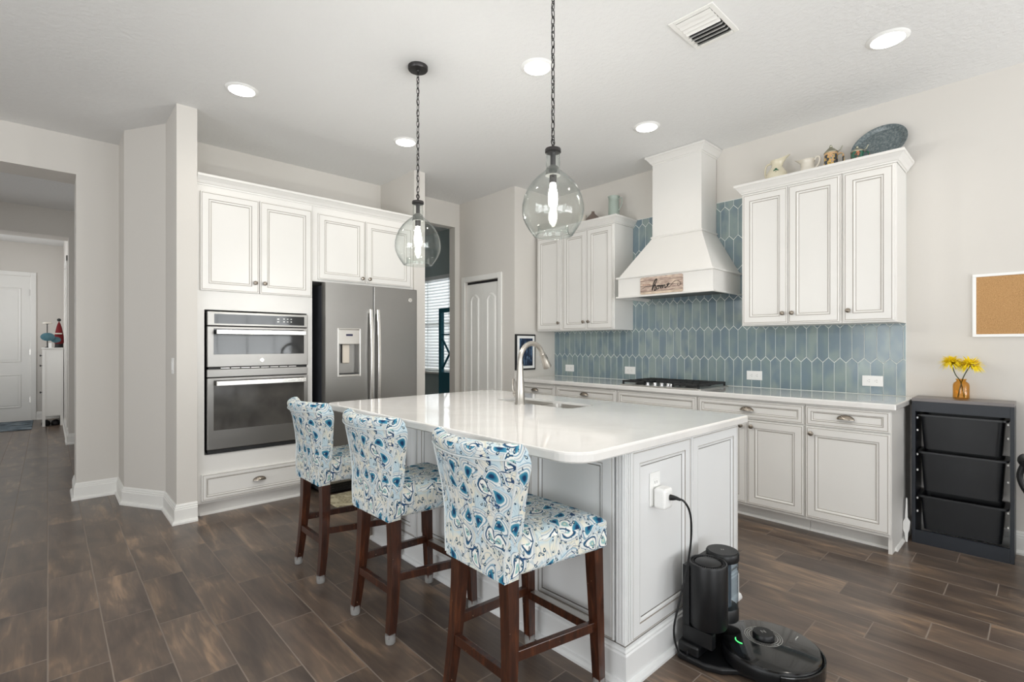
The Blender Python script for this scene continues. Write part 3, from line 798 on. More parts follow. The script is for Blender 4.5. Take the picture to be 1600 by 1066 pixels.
# sign on the hood
sx = XL-.0005
t = thing('wooden_sign', 'small weathered wooden sign reading home on the front of the range hood', 'sign', (sx, 2.215, 1.705))
sy0, sy1, sz0, sz1 = 2.018, 2.413, 1.706, 1.852
b = B(); pts = [(y, z) for y, z in rrect(sy0, sy1, sz0, sz1, .012, 4)]
b.extr([(sx-.012, y, z) for y, z in reversed(pts)], (.012, 0, 0)); b.build('board', M_SIGN, t, bevel=.0015)
# handwritten word: strokes in board coordinates (u to the right seen from the room = -y)
def S(u, v): return (sx-.0135, sy1-u, sz0+v)
strokes = [
 [(.118,.028),(.122,.05),(.132,.085),(.146,.112),(.158,.122),(.163,.116),(.156,.098),(.142,.076),(.130,.058),(.120,.034)],
 [(.120,.036),(.132,.062),(.146,.074),(.150,.066),(.145,.046),(.140,.030),(.146,.026),(.158,.040)],
 [(.158,.040),(.164,.058),(.176,.066),(.184,.058),(.180,.042),(.168,.036),(.160,.044)],
 [(.184,.060),(.194,.064),(.200,.058),(.198,.042),(.206,.060),(.214,.064),(.219,.056),(.217,.042),(.226,.061),(.235,.065),(.240,.056),(.238,.044),(.246,.042),(.254,.050)],
 [(.254,.050),(.266,.060),(.276,.070),(.274,.078),(.264,.074),(.259,.062),(.264,.048),(.278,.046),(.292,.058),(.312,.080),(.335,.094),(.360,.090),(.378,.074),(.378,.058),(.365,.050),(.352,.056),(.356,.066)],
]
b = B()
def smoothline(p, n=5):
    out = []
    for i in range(len(p)-1):
        p0 = p[max(i-1, 0)]; p1 = p[i]; p2 = p[i+1]; p3 = p[min(i+2, len(p)-1)]
        for k in range(n):
            t_ = k/n
            out.append(tuple(.5*((2*p1[j])+(-p0[j]+p2[j])*t_+(2*p0[j]-5*p1[j]+4*p2[j]-p3[j])*t_*t_+(-p0[j]+3*p1[j]-3*p2[j]+p3[j])*t_**3) for j in range(2)))
    out.append(p[-1]); return out
for i, s_ in enumerate(strokes):
    q = smoothline(s_); n = len(q)
    rad = [(.0046 if k < n*.55 else .0036) if i < 4 else (.0036 if k < 28 else .0018) for k in range(n)]
    b.tube([S(*p) for p in q], rad, 6)
b.tube([S(*p) for p in smoothline([(.012,.045),(.05,.062),(.09,.066),(.118,.06)])], .0012, 5)
b.build('lettering', M_INK, t)
b = B(); text_bm(b, 'Bless this', .020, S(.062, .082), -Y_, Z_, -X_, .001); b.build('small_lettering', M_RUST, t)

# outlets on the tile
def outlet_h(y, z, label):
    t = thing('electrical_outlet', label, 'outlet', (TX-.0005, y, z), 'outlets on the tiled wall')
    b = B(); b.box(TX-.006, TX-.0005, y-.062, y+.062, z-.0375, z+.0375); b.build('cover_plate', M_WHITEP, t, bevel=.002)
    for s_ in (-1, 1):
        yc = y+s_*.022
        b = B(); b.box(TX-.0075, TX-.006, yc-.016, yc+.016, z-.015, z+.015, 0)
        b.box(TX-.0080, TX-.0074, yc-.007, yc+.001, z-.008, z-.006, 1); b.box(TX-.0080, TX-.0074, yc-.007, yc+.001, z+.006, z+.008, 1); b.box(TX-.0080, TX-.0074, yc+.006, yc+.009, z-.0015, z+.0015, 1)
        b.build('socket', [M_WHITEP, M_SLOT], t)
outlet_h(3.66, 1.008, 'white outlet on blue tile nearest the corner, left of the cooktop')
outlet_h(2.865, 1.011, 'white outlet on blue tile just left of the cooktop')
outlet_h(1.654, 1.014, 'white outlet on blue tile just right of the cooktop')
outlet_h(.841, 1.011, 'white outlet on blue tile at the right end of the backsplash')

# framed picture on the return wall
t = thing('framed_picture', 'small black-framed dark blue picture on the wall behind the faucet', 'picture', (3.82, 3.893, 1.19))
b = B(); b.box(3.672, 3.972, 3.872, 3.894, .995, 1.385); b.build('frame', M_DARK, t, bevel=.003)
b = B(); b.box(3.690, 3.954, 3.870, 3.8735, 1.013, 1.367); b.build('mount', M_WHITEP, t)
b = B(); b.box(3.722, 3.922, 3.868, 3.8705, 1.040, 1.340); b.build('print', M_ART, t)

# ------------------------------------------------------------------ oven tower and fridge surround
FY = 4.225
t = thing('oven_cabinet', 'tall white cabinet built around the double wall oven', 'cabinet', (1.2, 4.5, 0))
TX0, TX1 = .793, 1.633
b = B()
b.box(TX0, TX0+.05, FY, 4.86, .10, 2.4455); b.box(TX1-.045, TX1, FY, 4.86, .10, 2.4455)
b.box(TX0+.05, TX1-.045, FY, 4.86, 1.530, 2.4455); b.box(TX0+.05, TX1-.045, FY, 4.86, .10, .455); b.box(TX0+.05, TX1-.045, 4.80, 4.86, .455, 1.53)
b.box(TX0, TX1, FY+.055, 4.86, 0, .10)
b.build('carcass', M_CAB, t)
xm = 1.2165
for a, c, kx in ((.815, xm-.003, xm-.034), (xm+.003, 1.626, xm+.034)):
    d = front(t, 'door', (a, FY, 1.670), X_, -Y_, c-a, .728); knob(d, (kx, FY-.020, 1.75), -Y_)
d = front(t, 'drawer', (.822, FY, .118), X_, -Y_, .79, .198, True); cup_pull(d, (1.215, FY-.020, .212), X_, -Y_, .098)
b = B(); b.sweep([(TX0+.03, FY+.055), (TX1, FY+.055)], [(0, 0), (.014, 0), (.013, .008), (.006, .016), (0, .018)]); b.build('shoe_molding', M_TRIM, t)

# double oven
t = thing('double_oven', 'stainless double wall oven in the tall white cabinet', 'oven', (1.22, 4.4, .458))
OX0, OX1, OY = .857, 1.588, 4.200
b = B(); b.box(OX0+.01, OX1-.01, OY+.026, 4.79, .460, 1.515); b.build('oven_body', M_DARK, t)
b = B(); b.box(OX0, OX1, OY, OY+.045, 1.412, 1.518); b.build('control_panel', M_SLATE, t, bevel=.004)
b = B(); b.box(OX0+.045, OX1-.03, OY-.002, OY, 1.428, 1.500); b.build('display', M_BGLASS, t)
b = B()
for i in range(3):
    for j in range(2): b.box(1.40+i*.028-.008, 1.40+i*.028+.002, OY-.003, OY-.002, 1.452+j*.022, 1.458+j*.022)
for j in range(2): b.box(1.345, 1.360, OY-.003, OY-.002, 1.450+j*.022, 1.456+j*.022)
b.build('button_marks', M_STEEL, t)
def oven_door(z0, z1, gz0, gz1, hz, logo):
    d = B().box(OX0, OX1, OY, OY+.04, z0, z1).build('oven_door', M_SLATE, t, bevel=.004)
    B().box(.898, 1.556, OY-.002, OY, gz0, gz1).build('window', M_BGLASS if logo else M_OGLASS, d, bevel=.001)
    b = B(); b.box(.905, 1.553, OY-.062, OY-.046, hz-.018, hz+.018); b.box(.925, .945, OY-.048, OY-.001, hz-.012, hz+.012); b.box(1.513, 1.533, OY-.048, OY-.001, hz-.012, hz+.012)
    b.build('handle', M_HANDLE, d, bevel=.004)
    if logo:
        b = B(); b.lathe([(.016, 0), (.016, .002), (.0135, .003), (.0135, .0022), (0, .0022)], (1.232, OY, 1.150), (0, -1, 0), 28, 0)
        text_bm(b, 'GE', .011, (1.232, OY-.0026, 1.150), X_, Z_, -Y_, .0004, 1); b.build('emblem', [M_HANDLE, M_NICKEL], d)
oven_door(1.103, 1.407, 1.197, 1.391, 1.365, True)
B().box(OX0, OX1, OY+.004, OY+.04, 1.028, 1.086).build('middle_panel', M_SLATE, t, bevel=.003)
b = B(); b.box(OX0+.01, OX1-.01, OY+.012, OY+.04, 1.086, 1.103); b.build('vent_gap', M_DARK, t)
b = B(); [b.box(OX0+.09+i*.07, OX0+.15+i*.07, OY+.010, OY+.012, 1.092, 1.097) for i in range(8)]; b.build('vent_slot', M_STEEL, t)
oven_door(.490, 1.022, .633, 1.006, .983, False)
b = B(); b.box(OX0+.004, OX1-.004, OY+.01, OY+.04, .459, .488); b.build('bottom_vent', M_DARK, t)

# cabinet over the fridge
t = thing('fridge_top_cabinet', 'white two-door cabinet mounted above the refrigerator', 'cabinet', (2.12, 4.5, 1.8))
b = B(); b.box(1.6345, 2.613, FY, 4.86, 1.808, 2.4455); b.build('carcass', M_CAB, t)
for a, c, kx in ((1.678, 2.105, 2.073), (2.111, 2.585, 2.143)):
    d = front(t, 'door', (a, FY, 1.826), X_, -Y_, c-a, .562); knob(d, (kx, FY-.020, 1.865), -Y_)
b = B().sweep([(TX0, FY), (2.613, FY)], [(o*1.15, h) for o, h in CROWN], z=2.446); b.box(TX0, 2.613, FY, 4.86, 2.49, 2.507)
tag(b.build('crown_molding', M_CAB), 'long white crown moulding above the oven and refrigerator cabinets', 'molding')

# refrigerator
t = thing('refrigerator', 'grey stainless side-by-side refrigerator with a water dispenser', 'refrigerator', (2.13, 4.5, 0))
RX0, RX1, RM, RY = 1.690, 2.575, 2.118, 4.085
b = B(); b.box(RX0+.006, RX1-.006, RY+.095, 4.85, .02, 1.775); b.build('case', simple('dark_grey_case', srgb(58, 60, 66), .45), t, bevel=.006)
def fdoor(x0, x1, hx, disp):
    b = B()
    if not disp: b.box(x0, x1, RY, RY+.08, .10, 1.792)
    else:
        dx0, dx1, dz0, dz1 = 1.797, 1.997, 1.005, 1.405
        b.box(x0, dx0, RY, RY+.08, .10, 1.792); b.box(dx1, x1, RY, RY+.08, .10, 1.792); b.box(dx0, dx1, RY, RY+.08, .10, dz0); b.box(dx0, dx1, RY, RY+.08, dz1, 1.792)
        b.box(dx0, dx1, RY+.066, RY+.08, dz0, dz1)
    d = b.build('fridge_door', M_SLATE, t, bevel=.0 if disp else .008, seg=3)
    pts = []; n = 16
    for k in range(n+1):
        s_ = k/n; z = .66+s_*(1.585-.66); bow = math.sin(PI*s_)*.028
        pts.append((z, RY-.030-bow))
    b = B(); vs = []
    for z, y in pts: vs += [(hx-.014, y, z), (hx+.014, y, z), (hx+.014, y+.020, z), (hx-.014, y+.020, z)]
    fs = [(i*4+k, i*4+(k+1) % 4, (i+1)*4+(k+1) % 4, (i+1)*4+k) for i in range(n) for k in range(4)]+[(3, 2, 1, 0), (n*4, n*4+1, n*4+2, n*4+3)]
    b.add(vs, fs); b.box(hx-.012, hx+.012, RY-.02, RY+.001, .665, .70); b.box(hx-.012, hx+.012, RY-.02, RY+.001, 1.545, 1.58)
    b.build('handle', M_HANDLE, d, bevel=.004)
    return d
d1 = fdoor(RX0, RM, RM-.030, True); d2 = fdoor(RM+.008, RX1, RM+.038, False)
b = B(); text_bm(b.lathe([(.020, 0), (.020, .002), (.017, .003), (.017, .0022), (0, .0022)], (2.500, RY, 1.690), (0, -1, 0), 28), 'GE', .0135, (2.500, RY-.0026, 1.690), X_, Z_, -Y_, .0004, 1)
b.build('emblem', [M_HANDLE, M_NICKEL], d2)
# dispenser
dx0, dx1, dz0, dz1 = 1.797, 1.997, 1.005, 1.405
b = B()
for (a0, a1, c0, c1) in ((dx0-.006, dx0+.008, dz0-.01, dz1+.008), (dx1-.008, dx1+.006, dz0-.01, dz1+.008), (dx0+.008, dx1-.008, dz1-.006, dz1+.008), (dx0+.008, dx1-.008, dz0-.01, dz0+.010)):
    b.box(a0, a1, RY-.008, RY+.02, c0, c1)
b.build('dispenser_frame', M_STEEL, d1, bevel=.004)
b = B(); b.box(dx0+.008, dx1-.008, RY-.003, RY+.06, 1.275, dz1-.006); b.build('dispenser_panel', M_STEEL, d1, bevel=.002)
b = B(); b.box(dx0+.070, dx0+.130, RY-.005, RY-.003, 1.345, 1.362); b.build('dispenser_display', simple('blue_black_display', (.01, .012, .05), .2), d1)
b = B(); b.box(dx0+.008, dx1-.008, RY+.012, RY+.05, dz0+.010, dz0+.022); b.build('drip_tray', M_BGLASS, d1)
b = B(); b.box(dx0+.055, dx0+.120, RY+.035, RY+.05, 1.11, 1.275); b.build('dispenser_paddle', simple('pale_paddle', srgb(214, 204, 190), .4), d1, bevel=.008)
b = B(); b.box(RX0+.02, RX1-.02, RY+.03, RY+.09, .02, .095)
for k in range(14): b.box(RX0+.05+k*.058, RX0+.09+k*.058, RY+.026, RY+.03, .045, .052, 0); b.box(RX0+.05+k*.058, RX0+.09+k*.058, RY+.026, RY+.03, .065, .072, 0)
b.build('toe_grille', M_BLACK, t)
b = B(); b.box(1.64, 2.62, 3.60, 4.08, .001, .012)
tag(b.build('kitchen_mat', M_MAT, bevel=.004), 'beige patterned kitchen mat on the floor before the refrigerator', 'mat')

# ------------------------------------------------------------------ island
IX0, IX1, IY0, IY1 = 1.562, 2.560, 1.060, 2.985
t = thing('kitchen_island', 'light grey panelled kitchen island with outlet on its near end', 'island', (2.06, 2.02, 0))
SK = (2.115, 2.352, 1.800, 2.425)
b = B(); Zi = .8755
# carcass left open under the sink
b.box(IX0+.02, SK[0]-.02, IY0+.02, IY1-.02, .0, Zi); b.box(SK[1]+.02, IX1-.02, IY0+.02, IY1-.02, 0, Zi)
b.box(SK[0]-.02, SK[1]+.02, IY0+.02, SK[2]-.02, 0, Zi); b.box(SK[0]-.02, SK[1]+.02, SK[3]+.02, IY1-.02, 0, Zi); b.box(SK[0]-.02, SK[1]+.02, SK[2]-.02, SK[3]+.02, 0, .6)
b.build('carcass', M_CABL, t)
IR = DOOR_R(1, 2)
im = [M_CABL, M_GLAZE, M_GLAZED]
# near end: two panels
for x0, x1 in ((1.606, 2.066), (2.074, 2.552)):
    b = B().panel((x0, IY0+.02, .145), X_, Z_, -Y_, x1-x0, .722, IR); b.build('end_panel', im, t)
# far end
B().box(IX0+.05, IX1-.02, IY1-.02, IY1, .14, Zi).build('end_panel', M_CABL, t)
# seating side: four panels with stiles between
n = 4; y0, y1 = IY0+.045, IY1-.03; wd = (y1-y0)/n
for k in range(n):
    b = B().panel((IX0+.02, y0+k*wd+.006, .145), Y_, Z_, -X_, wd-.012, .722, IR); b.build('front_panel', im, t)
# range side doors
for k in range(4):
    a = IY0+.03+k*.478; d = front(t, 'door', (IX1-.02, a, .125), Y_, X_, .47, .73, mats=im)
# fluted corner post
b = B()
def flute(xa, ya, xb, yb):  # strips on the two faces of the post
    pass
b.box(IX0, IX0+.042, IY0, IY0+.042, .148, Zi)
for k in range(3):
    o_ = .006+k*.0125
    b.box(IX0+o_, IX0+o_+.008, IY0-.004, IY0, .16, Zi-.012); b.box(IX0-.004, IX0, IY0+o_, IY0+o_+.008, .16, Zi-.012)
b.build('corner_post', M_CABL, t, bevel=.002)
IB = [(0, 0), (.030, 0), (.030, .010), (.024, .022), (.014, .026), (.014, .118), (.010, .124), (.010, .130), (.004, .134), (.004, .146), (0, .148)]
b = B().sweep([(IX1-.02, IY0+.004), (IX0+.004, IY0+.004), (IX0+.004, IY1), (IX1-.02, IY1)][::-1], IB); b.build('baseboard', M_CABL, t)
b = B().sweep([(IX1-.02, IY0+.001), (IX0+.001, IY0+.001), (IX0+.001, IY1)][::-1], [(.0, .1485), (.003, .1485), (.003, .1515), (.0, .1515)]); b.build('glaze_line', M_GLAZED, t)

hole = rrect(SK[0], SK[1], SK[2], SK[3], .04, 5)
b = slab(rrect(1.242, 2.582, 1.020, 3.014, .05, 8, rs=(.105, .012, .03, .06)), hole, .876, .914, .006)
tag(b.build('island_countertop', M_QUARTZ), 'large white quartz countertop on the kitchen island, with a sink cut-out', 'countertop')

# sink
t = thing('kitchen_sink', 'stainless double bowl undermount sink in the island countertop', 'sink', (2.27, 2.11, .67))
b = B()
def bowl(x0, x1, y0, y1, zb):
    L1 = rrect(x0, x1, y0, y1, .04, 5); L2 = rrect(x0+.012, x1-.012, y0+.012, y1-.012, .035, 5)
    n = len(L1); vs = [(x, y, .900) for x, y in L1]+[(x, y, zb+.02) for x, y in L2]+[(x, y, zb) for x, y in rrect(x0+.03, x1-.03, y0+.03, y1-.03, .02, 5)]
    b.add(vs, [((i+1) % n, i, n+i, n+(i+1) % n) for i in range(n)]+[(n+(i+1) % n, n+i, 2*n+i, 2*n+(i+1) % n) for i in range(n)]+[tuple(range(2*n, 3*n))], 0, True)
bowl(SK[0]+.001, SK[1]-.001, SK[2]+.001, 2.095, .70); bowl(SK[0]+.001, SK[1]-.001, 2.115, SK[3]-.001, .70)
b.box(SK[0]+.002, SK[1]-.002, 2.094, 2.116, .80, .892)
b.build('basin', M_STEEL, t)
for y in (1.945, 2.27): B().lathe([(.042, 0), (.040, .003), (.030, .002), (0, .001)], (2.233, y, .7005), seg=24).build('drain', M_CHROME, t)

# faucet
fx, fy = 2.060, 2.137
t = thing('faucet', 'tall brushed nickel pull-down faucet behind the island sink', 'faucet', (fx, fy, .914))
b = B().lathe([(.032, 0), (.032, .006), (.029, .012), (.0265, .08), (.0215, .17), (.019, .22), (.0178, .24)], (fx, fy, .9145), seg=28)
b.build('faucet_body', M_NICKEL, t)
pts = [(fx, fy, 1.13)]; R = .100
for k in range(17):
    a = PI-PI*.86*k/16; pts.append((fx+R+R*math.cos(a), fy, 1.172+R*math.sin(a)*1.05))
B().tube(pts, [.0175]+[.0155]*17, 14).build('spout', M_NICKEL, t)
e = Vector(pts[-1]); dr_ = (Vector(pts[-1])-Vector(pts[-2])).normalized()
b = B().lathe([(.0158, 0), (.0185, .003), (.0185, .012), (.0172, .016), (.022, .060), (.0285, .096), (.0275, .100), (.0, .100)], e, dr_, 22)
b.build('spray_head', M_NICKEL, t)
b = B().tube([e+dr_*.018+Vector((.016, -.004, .004)), e+dr_*.045+Vector((.021, -.004, .004))], .006, 8); b.build('spray_button', M_BLACK, t)
b = B().lathe([(.017, 0), (.017, .035), (.014, .038), (0, .038)], (fx, fy+.012, .975), (0, 1, 0), 18)
b.tube([(fx, fy+.045, .975), (fx-.005, fy+.058, 1.0), (fx-.008, fy+.055, 1.035), (fx-.010, fy+.048, 1.065)], [.011, .008, .006, .0075], 10)
b.build('lever_handle', M_NICKEL, t)

# island outlet with adapter and cord
t = thing('electrical_outlet', 'white outlet plate on the near end panel of the island', 'outlet', (1.775, IY0+.011, .69))
YO = IY0+.0085
b = B(); b.box(1.738, 1.812, YO-.0055, YO, .628, .760); b.build('cover_plate', M_WHITEP, t, bevel=.002)
b = B(); b.box(1.758, 1.792, YO-.008, YO-.0055, .700, .735); b.box(1.767, 1.769, YO-.0085, YO-.0079, .716, .726, 1); b.box(1.781, 1.783, YO-.0085, YO-.0079, .716, .726, 1); b.build('socket', [M_WHITEP, M_SLOT], t)
t = thing('power_adapter', 'white cube power adapter plugged into the island outlet', 'adapter', (1.785, YO-.03, .66))
b = B(); b.box(1.752, 1.818, YO-.060, YO-.0085, .622, .704); b.build('adapter_body', M_WHITEP, t, bevel=.012, seg=3)
b = B(); b.box(1.8, 1.803, YO-.0605, YO-.0598, .668, .676); b.build('socket_slot', M_SLOT, t)
cord = [(1.792, YO-.058, .668), (1.800, YO-.085, .668), (1.815, YO-.110, .655), (1.845, YO-.118, .60), (1.862, YO-.112, .50), (1.850, YO-.100, .38), (1.815, YO-.085, .25), (1.795, YO-.075, .15), (1.805, YO-.085, .075), (1.835, YO-.105, .045), (1.858, YO-.100, .050)]
def cat3(p, n=6):
    out = []
    for i in range(len(p)-1):
        p0 = p[max(i-1, 0)]; p1 = p[i]; p2 = p[i+1]; p3 = p[min(i+2, len(p)-1)]
        for k in range(n):
            t_ = k/n; out.append(tuple(.5*((2*p1[j])+(-p0[j]+p2[j])*t_+(2*p0[j]-5*p1[j]+4*p2[j]-p3[j])*t_*t_+(-p0[j]+3*p1[j]-3*p2[j]+p3[j])*t_**3) for j in range(3)))
    out.append(p[-1]); return out
t = thing('charging_lead', 'black power lead hanging from the island outlet to the vacuum dock', 'cord', (1.792, YO-.06, .668))
B().tube(cat3(cord), .0042, 8).build('cable', M_BLACK, t)
B().tube([(1.792, YO-.0605, .668), (1.795, YO-.072, .668), (1.799, YO-.084, .668), (1.806, YO-.098, .663)], [.012, .0105, .0075, .005], 10).build('plug', M_BLACK, t)

# ------------------------------------------------------------------ robot vacuum and its dock
t = thing('vacuum_dock', 'tall black robot vacuum emptying dock standing against the island end', 'vacuum dock', (2.01, .93, 0))
c1, c2 = (1.952, .930), (2.094, .935)
b = B()
base = [(1.862, 1.020), (1.862, .90), (1.885, .845), (1.93, .80), (1.95, .70), (2.0, .63), (2.06, .60), (2.14, .62), (2.19, .68), (2.20, .78), (2.185, .9), (2.165, 1.020)]
b.prism(base, .001, .030); b.box(1.868, 2.160, .93, 1.019, .030, .075)
b.build('base_tray', M_BLACK, t, bevel=.010, seg=3)
b = B(); b.lathe([(.070, 0), (.0745, .008), (.0745, .245), (.072, .252), (.066, .252), (.064, .244), (.052, .242)], (*c1, .140), seg=48)
b.box(c1[0]-.062, c1[0]-.030, c1[1]-.045, c1[1]+.07, .075, .135); b.box(c1[0]+.030, c1[0]+.075, c1[1]+.01, c1[1]+.07, .075, .135); b.box(c1[0]-.06, c2[0]+.05, c1[1]+.05, c1[1]+.078, .075, .375)
b.build('motor_tower', M_BLACK, t)
b = B(); b.lathe([(.050, 0), (.050, .010), (.044, .014), (0, .014)], (*c1, .380), seg=36)
for k in range(44):
    a = 2*PI*k/44; b.box(0, 0, 0, 0, 0, 0) if False else b.hexa(
        *[[(c1[0]+math.cos(a+da)*r, c1[1]+math.sin(a+da)*r, z) for r, da in ((.055, -.03), (.063, -.03), (.063, .03), (.055, .03))] for z in (.384, .3905)])
b.build('vent_ring', M_BLACK, t)
B().lathe([(.064, 0), (.064, .045), (.060, .052)], (*c2, .118), seg=40).build('dust_bin_base', M_BLACK, t)
b = B(); b.lathe([(.064, 0), (.066, .006), (.066, .030), (.063, .035), (.061, .034), (.059, .037), (0, .037)], (*c2, .362), seg=40)
text_bm(b, 'N', .018, (c2[0], c2[1], .3995), X_*.7-Y_*.7, X_*.7+Y_*.7, Z_, .0003, 1)
b.build('dust_bin_lid', [M_BLACK, M_STEEL], t)
b = B(); b.lathe([(.062, 0), (.062, .194)], (*c2, .169), seg=40, capb=False, capt=False); b.build('dust_tank', M_SMOKE, t)
b = B(); b.lathe([(.035, 0), (.035, .190)], (*c2, .170), seg=24); b.build('cyclone_filter', simple('grey_filter', srgb(96, 104, 112), .6), t)

rc, RR = (2.070, .736), .178
t = thing('robot_vacuum', 'round gloss black robot vacuum docked on the floor by the island', 'robot vacuum', (*rc, 0))
b = B(); b.lathe([(.150, .033), (RR-.004, .036), (RR, .045), (RR, .078), (RR-.003, .088), (RR-.010, .094)], (*rc, 0), seg=72, capb=True, capt=True)
for k in range(6): b.lathe([(RR+.0012, .046+k*.005), (RR+.0012, .048+k*.005)], (*rc, 0), seg=72, capb=False, capt=False)
b.build('body', M_BLACK, t)
b = B(); b.lathe([(RR-.002, .088), (RR-.003, .094), (RR-.010, .097), (0, .0975)], (*rc, 0), seg=72, capb=False); b.build('top_cover', M_PIANO, t)
b = B()
bp = []
for k in range(25):
    a = math.radians(-80+(k/24)*115-70); bp.append(a)
for z0, z1, ro in ((.036, .086, RR+.010),):
    outer = [(rc[0]+math.cos(a)*ro, rc[1]+math.sin(a)*ro) for a in bp]; inner = [(rc[0]+math.cos(a)*(RR+.002), rc[1]+math.sin(a)*(RR+.002)) for a in reversed(bp)]
    b.prism(outer+inner, z0, z1)
b.build('bumper', M_PIANO, t, bevel=.003)
lc = (2.100, .772)
b = B(); b.lathe([(.040, 0), (.040, .014), (.037, .019), (0, .0195)], (*lc, .0975), seg=40); b.build('sensor_turret', M_BLACK, t)
b = B(); text_bm(b, 'N', .026, (lc[0], lc[1], .1172), X_*.8-Y_*.6, X_*.6+Y_*.8, Z_, .0003, 0)
for r in (.052, .060, .068): b.lathe([(r-.0012, .0002), (r-.0012, .0008), (r+.0012, .0008), (r+.0012, .0002)], (*lc, .0975), seg=48, capb=False, capt=False)
b.lathe([(.003, 0), (.003, .001)], (rc[0]+.012, rc[1]-.025, .0975), seg=12); b.box(rc[0]+.105, rc[0]+.13, rc[1]-.062, rc[1]-.057, .0972, .0985)
b.build('printed_marks', M_HANDLE, t)
b = B(); arc = [(lc[0]-.085+math.cos(a)*.028, lc[1]+.045+math.sin(a)*.028, .0985) for a in [math.radians(100+12*k) for k in range(9)]]
b.tube(arc, .0022, 6); b.build('status_light', emis('green_status_light', (.1, 1, .25), 1.6), t)
for a in (2.2, 5.4): B().lathe([(.018, 0), (.018, .03)], (rc[0]+math.cos(a)*.11, rc[1]+math.sin(a)*.11, .003 if False else .0305), seg=16).build('wheel', M_BLACK, t)

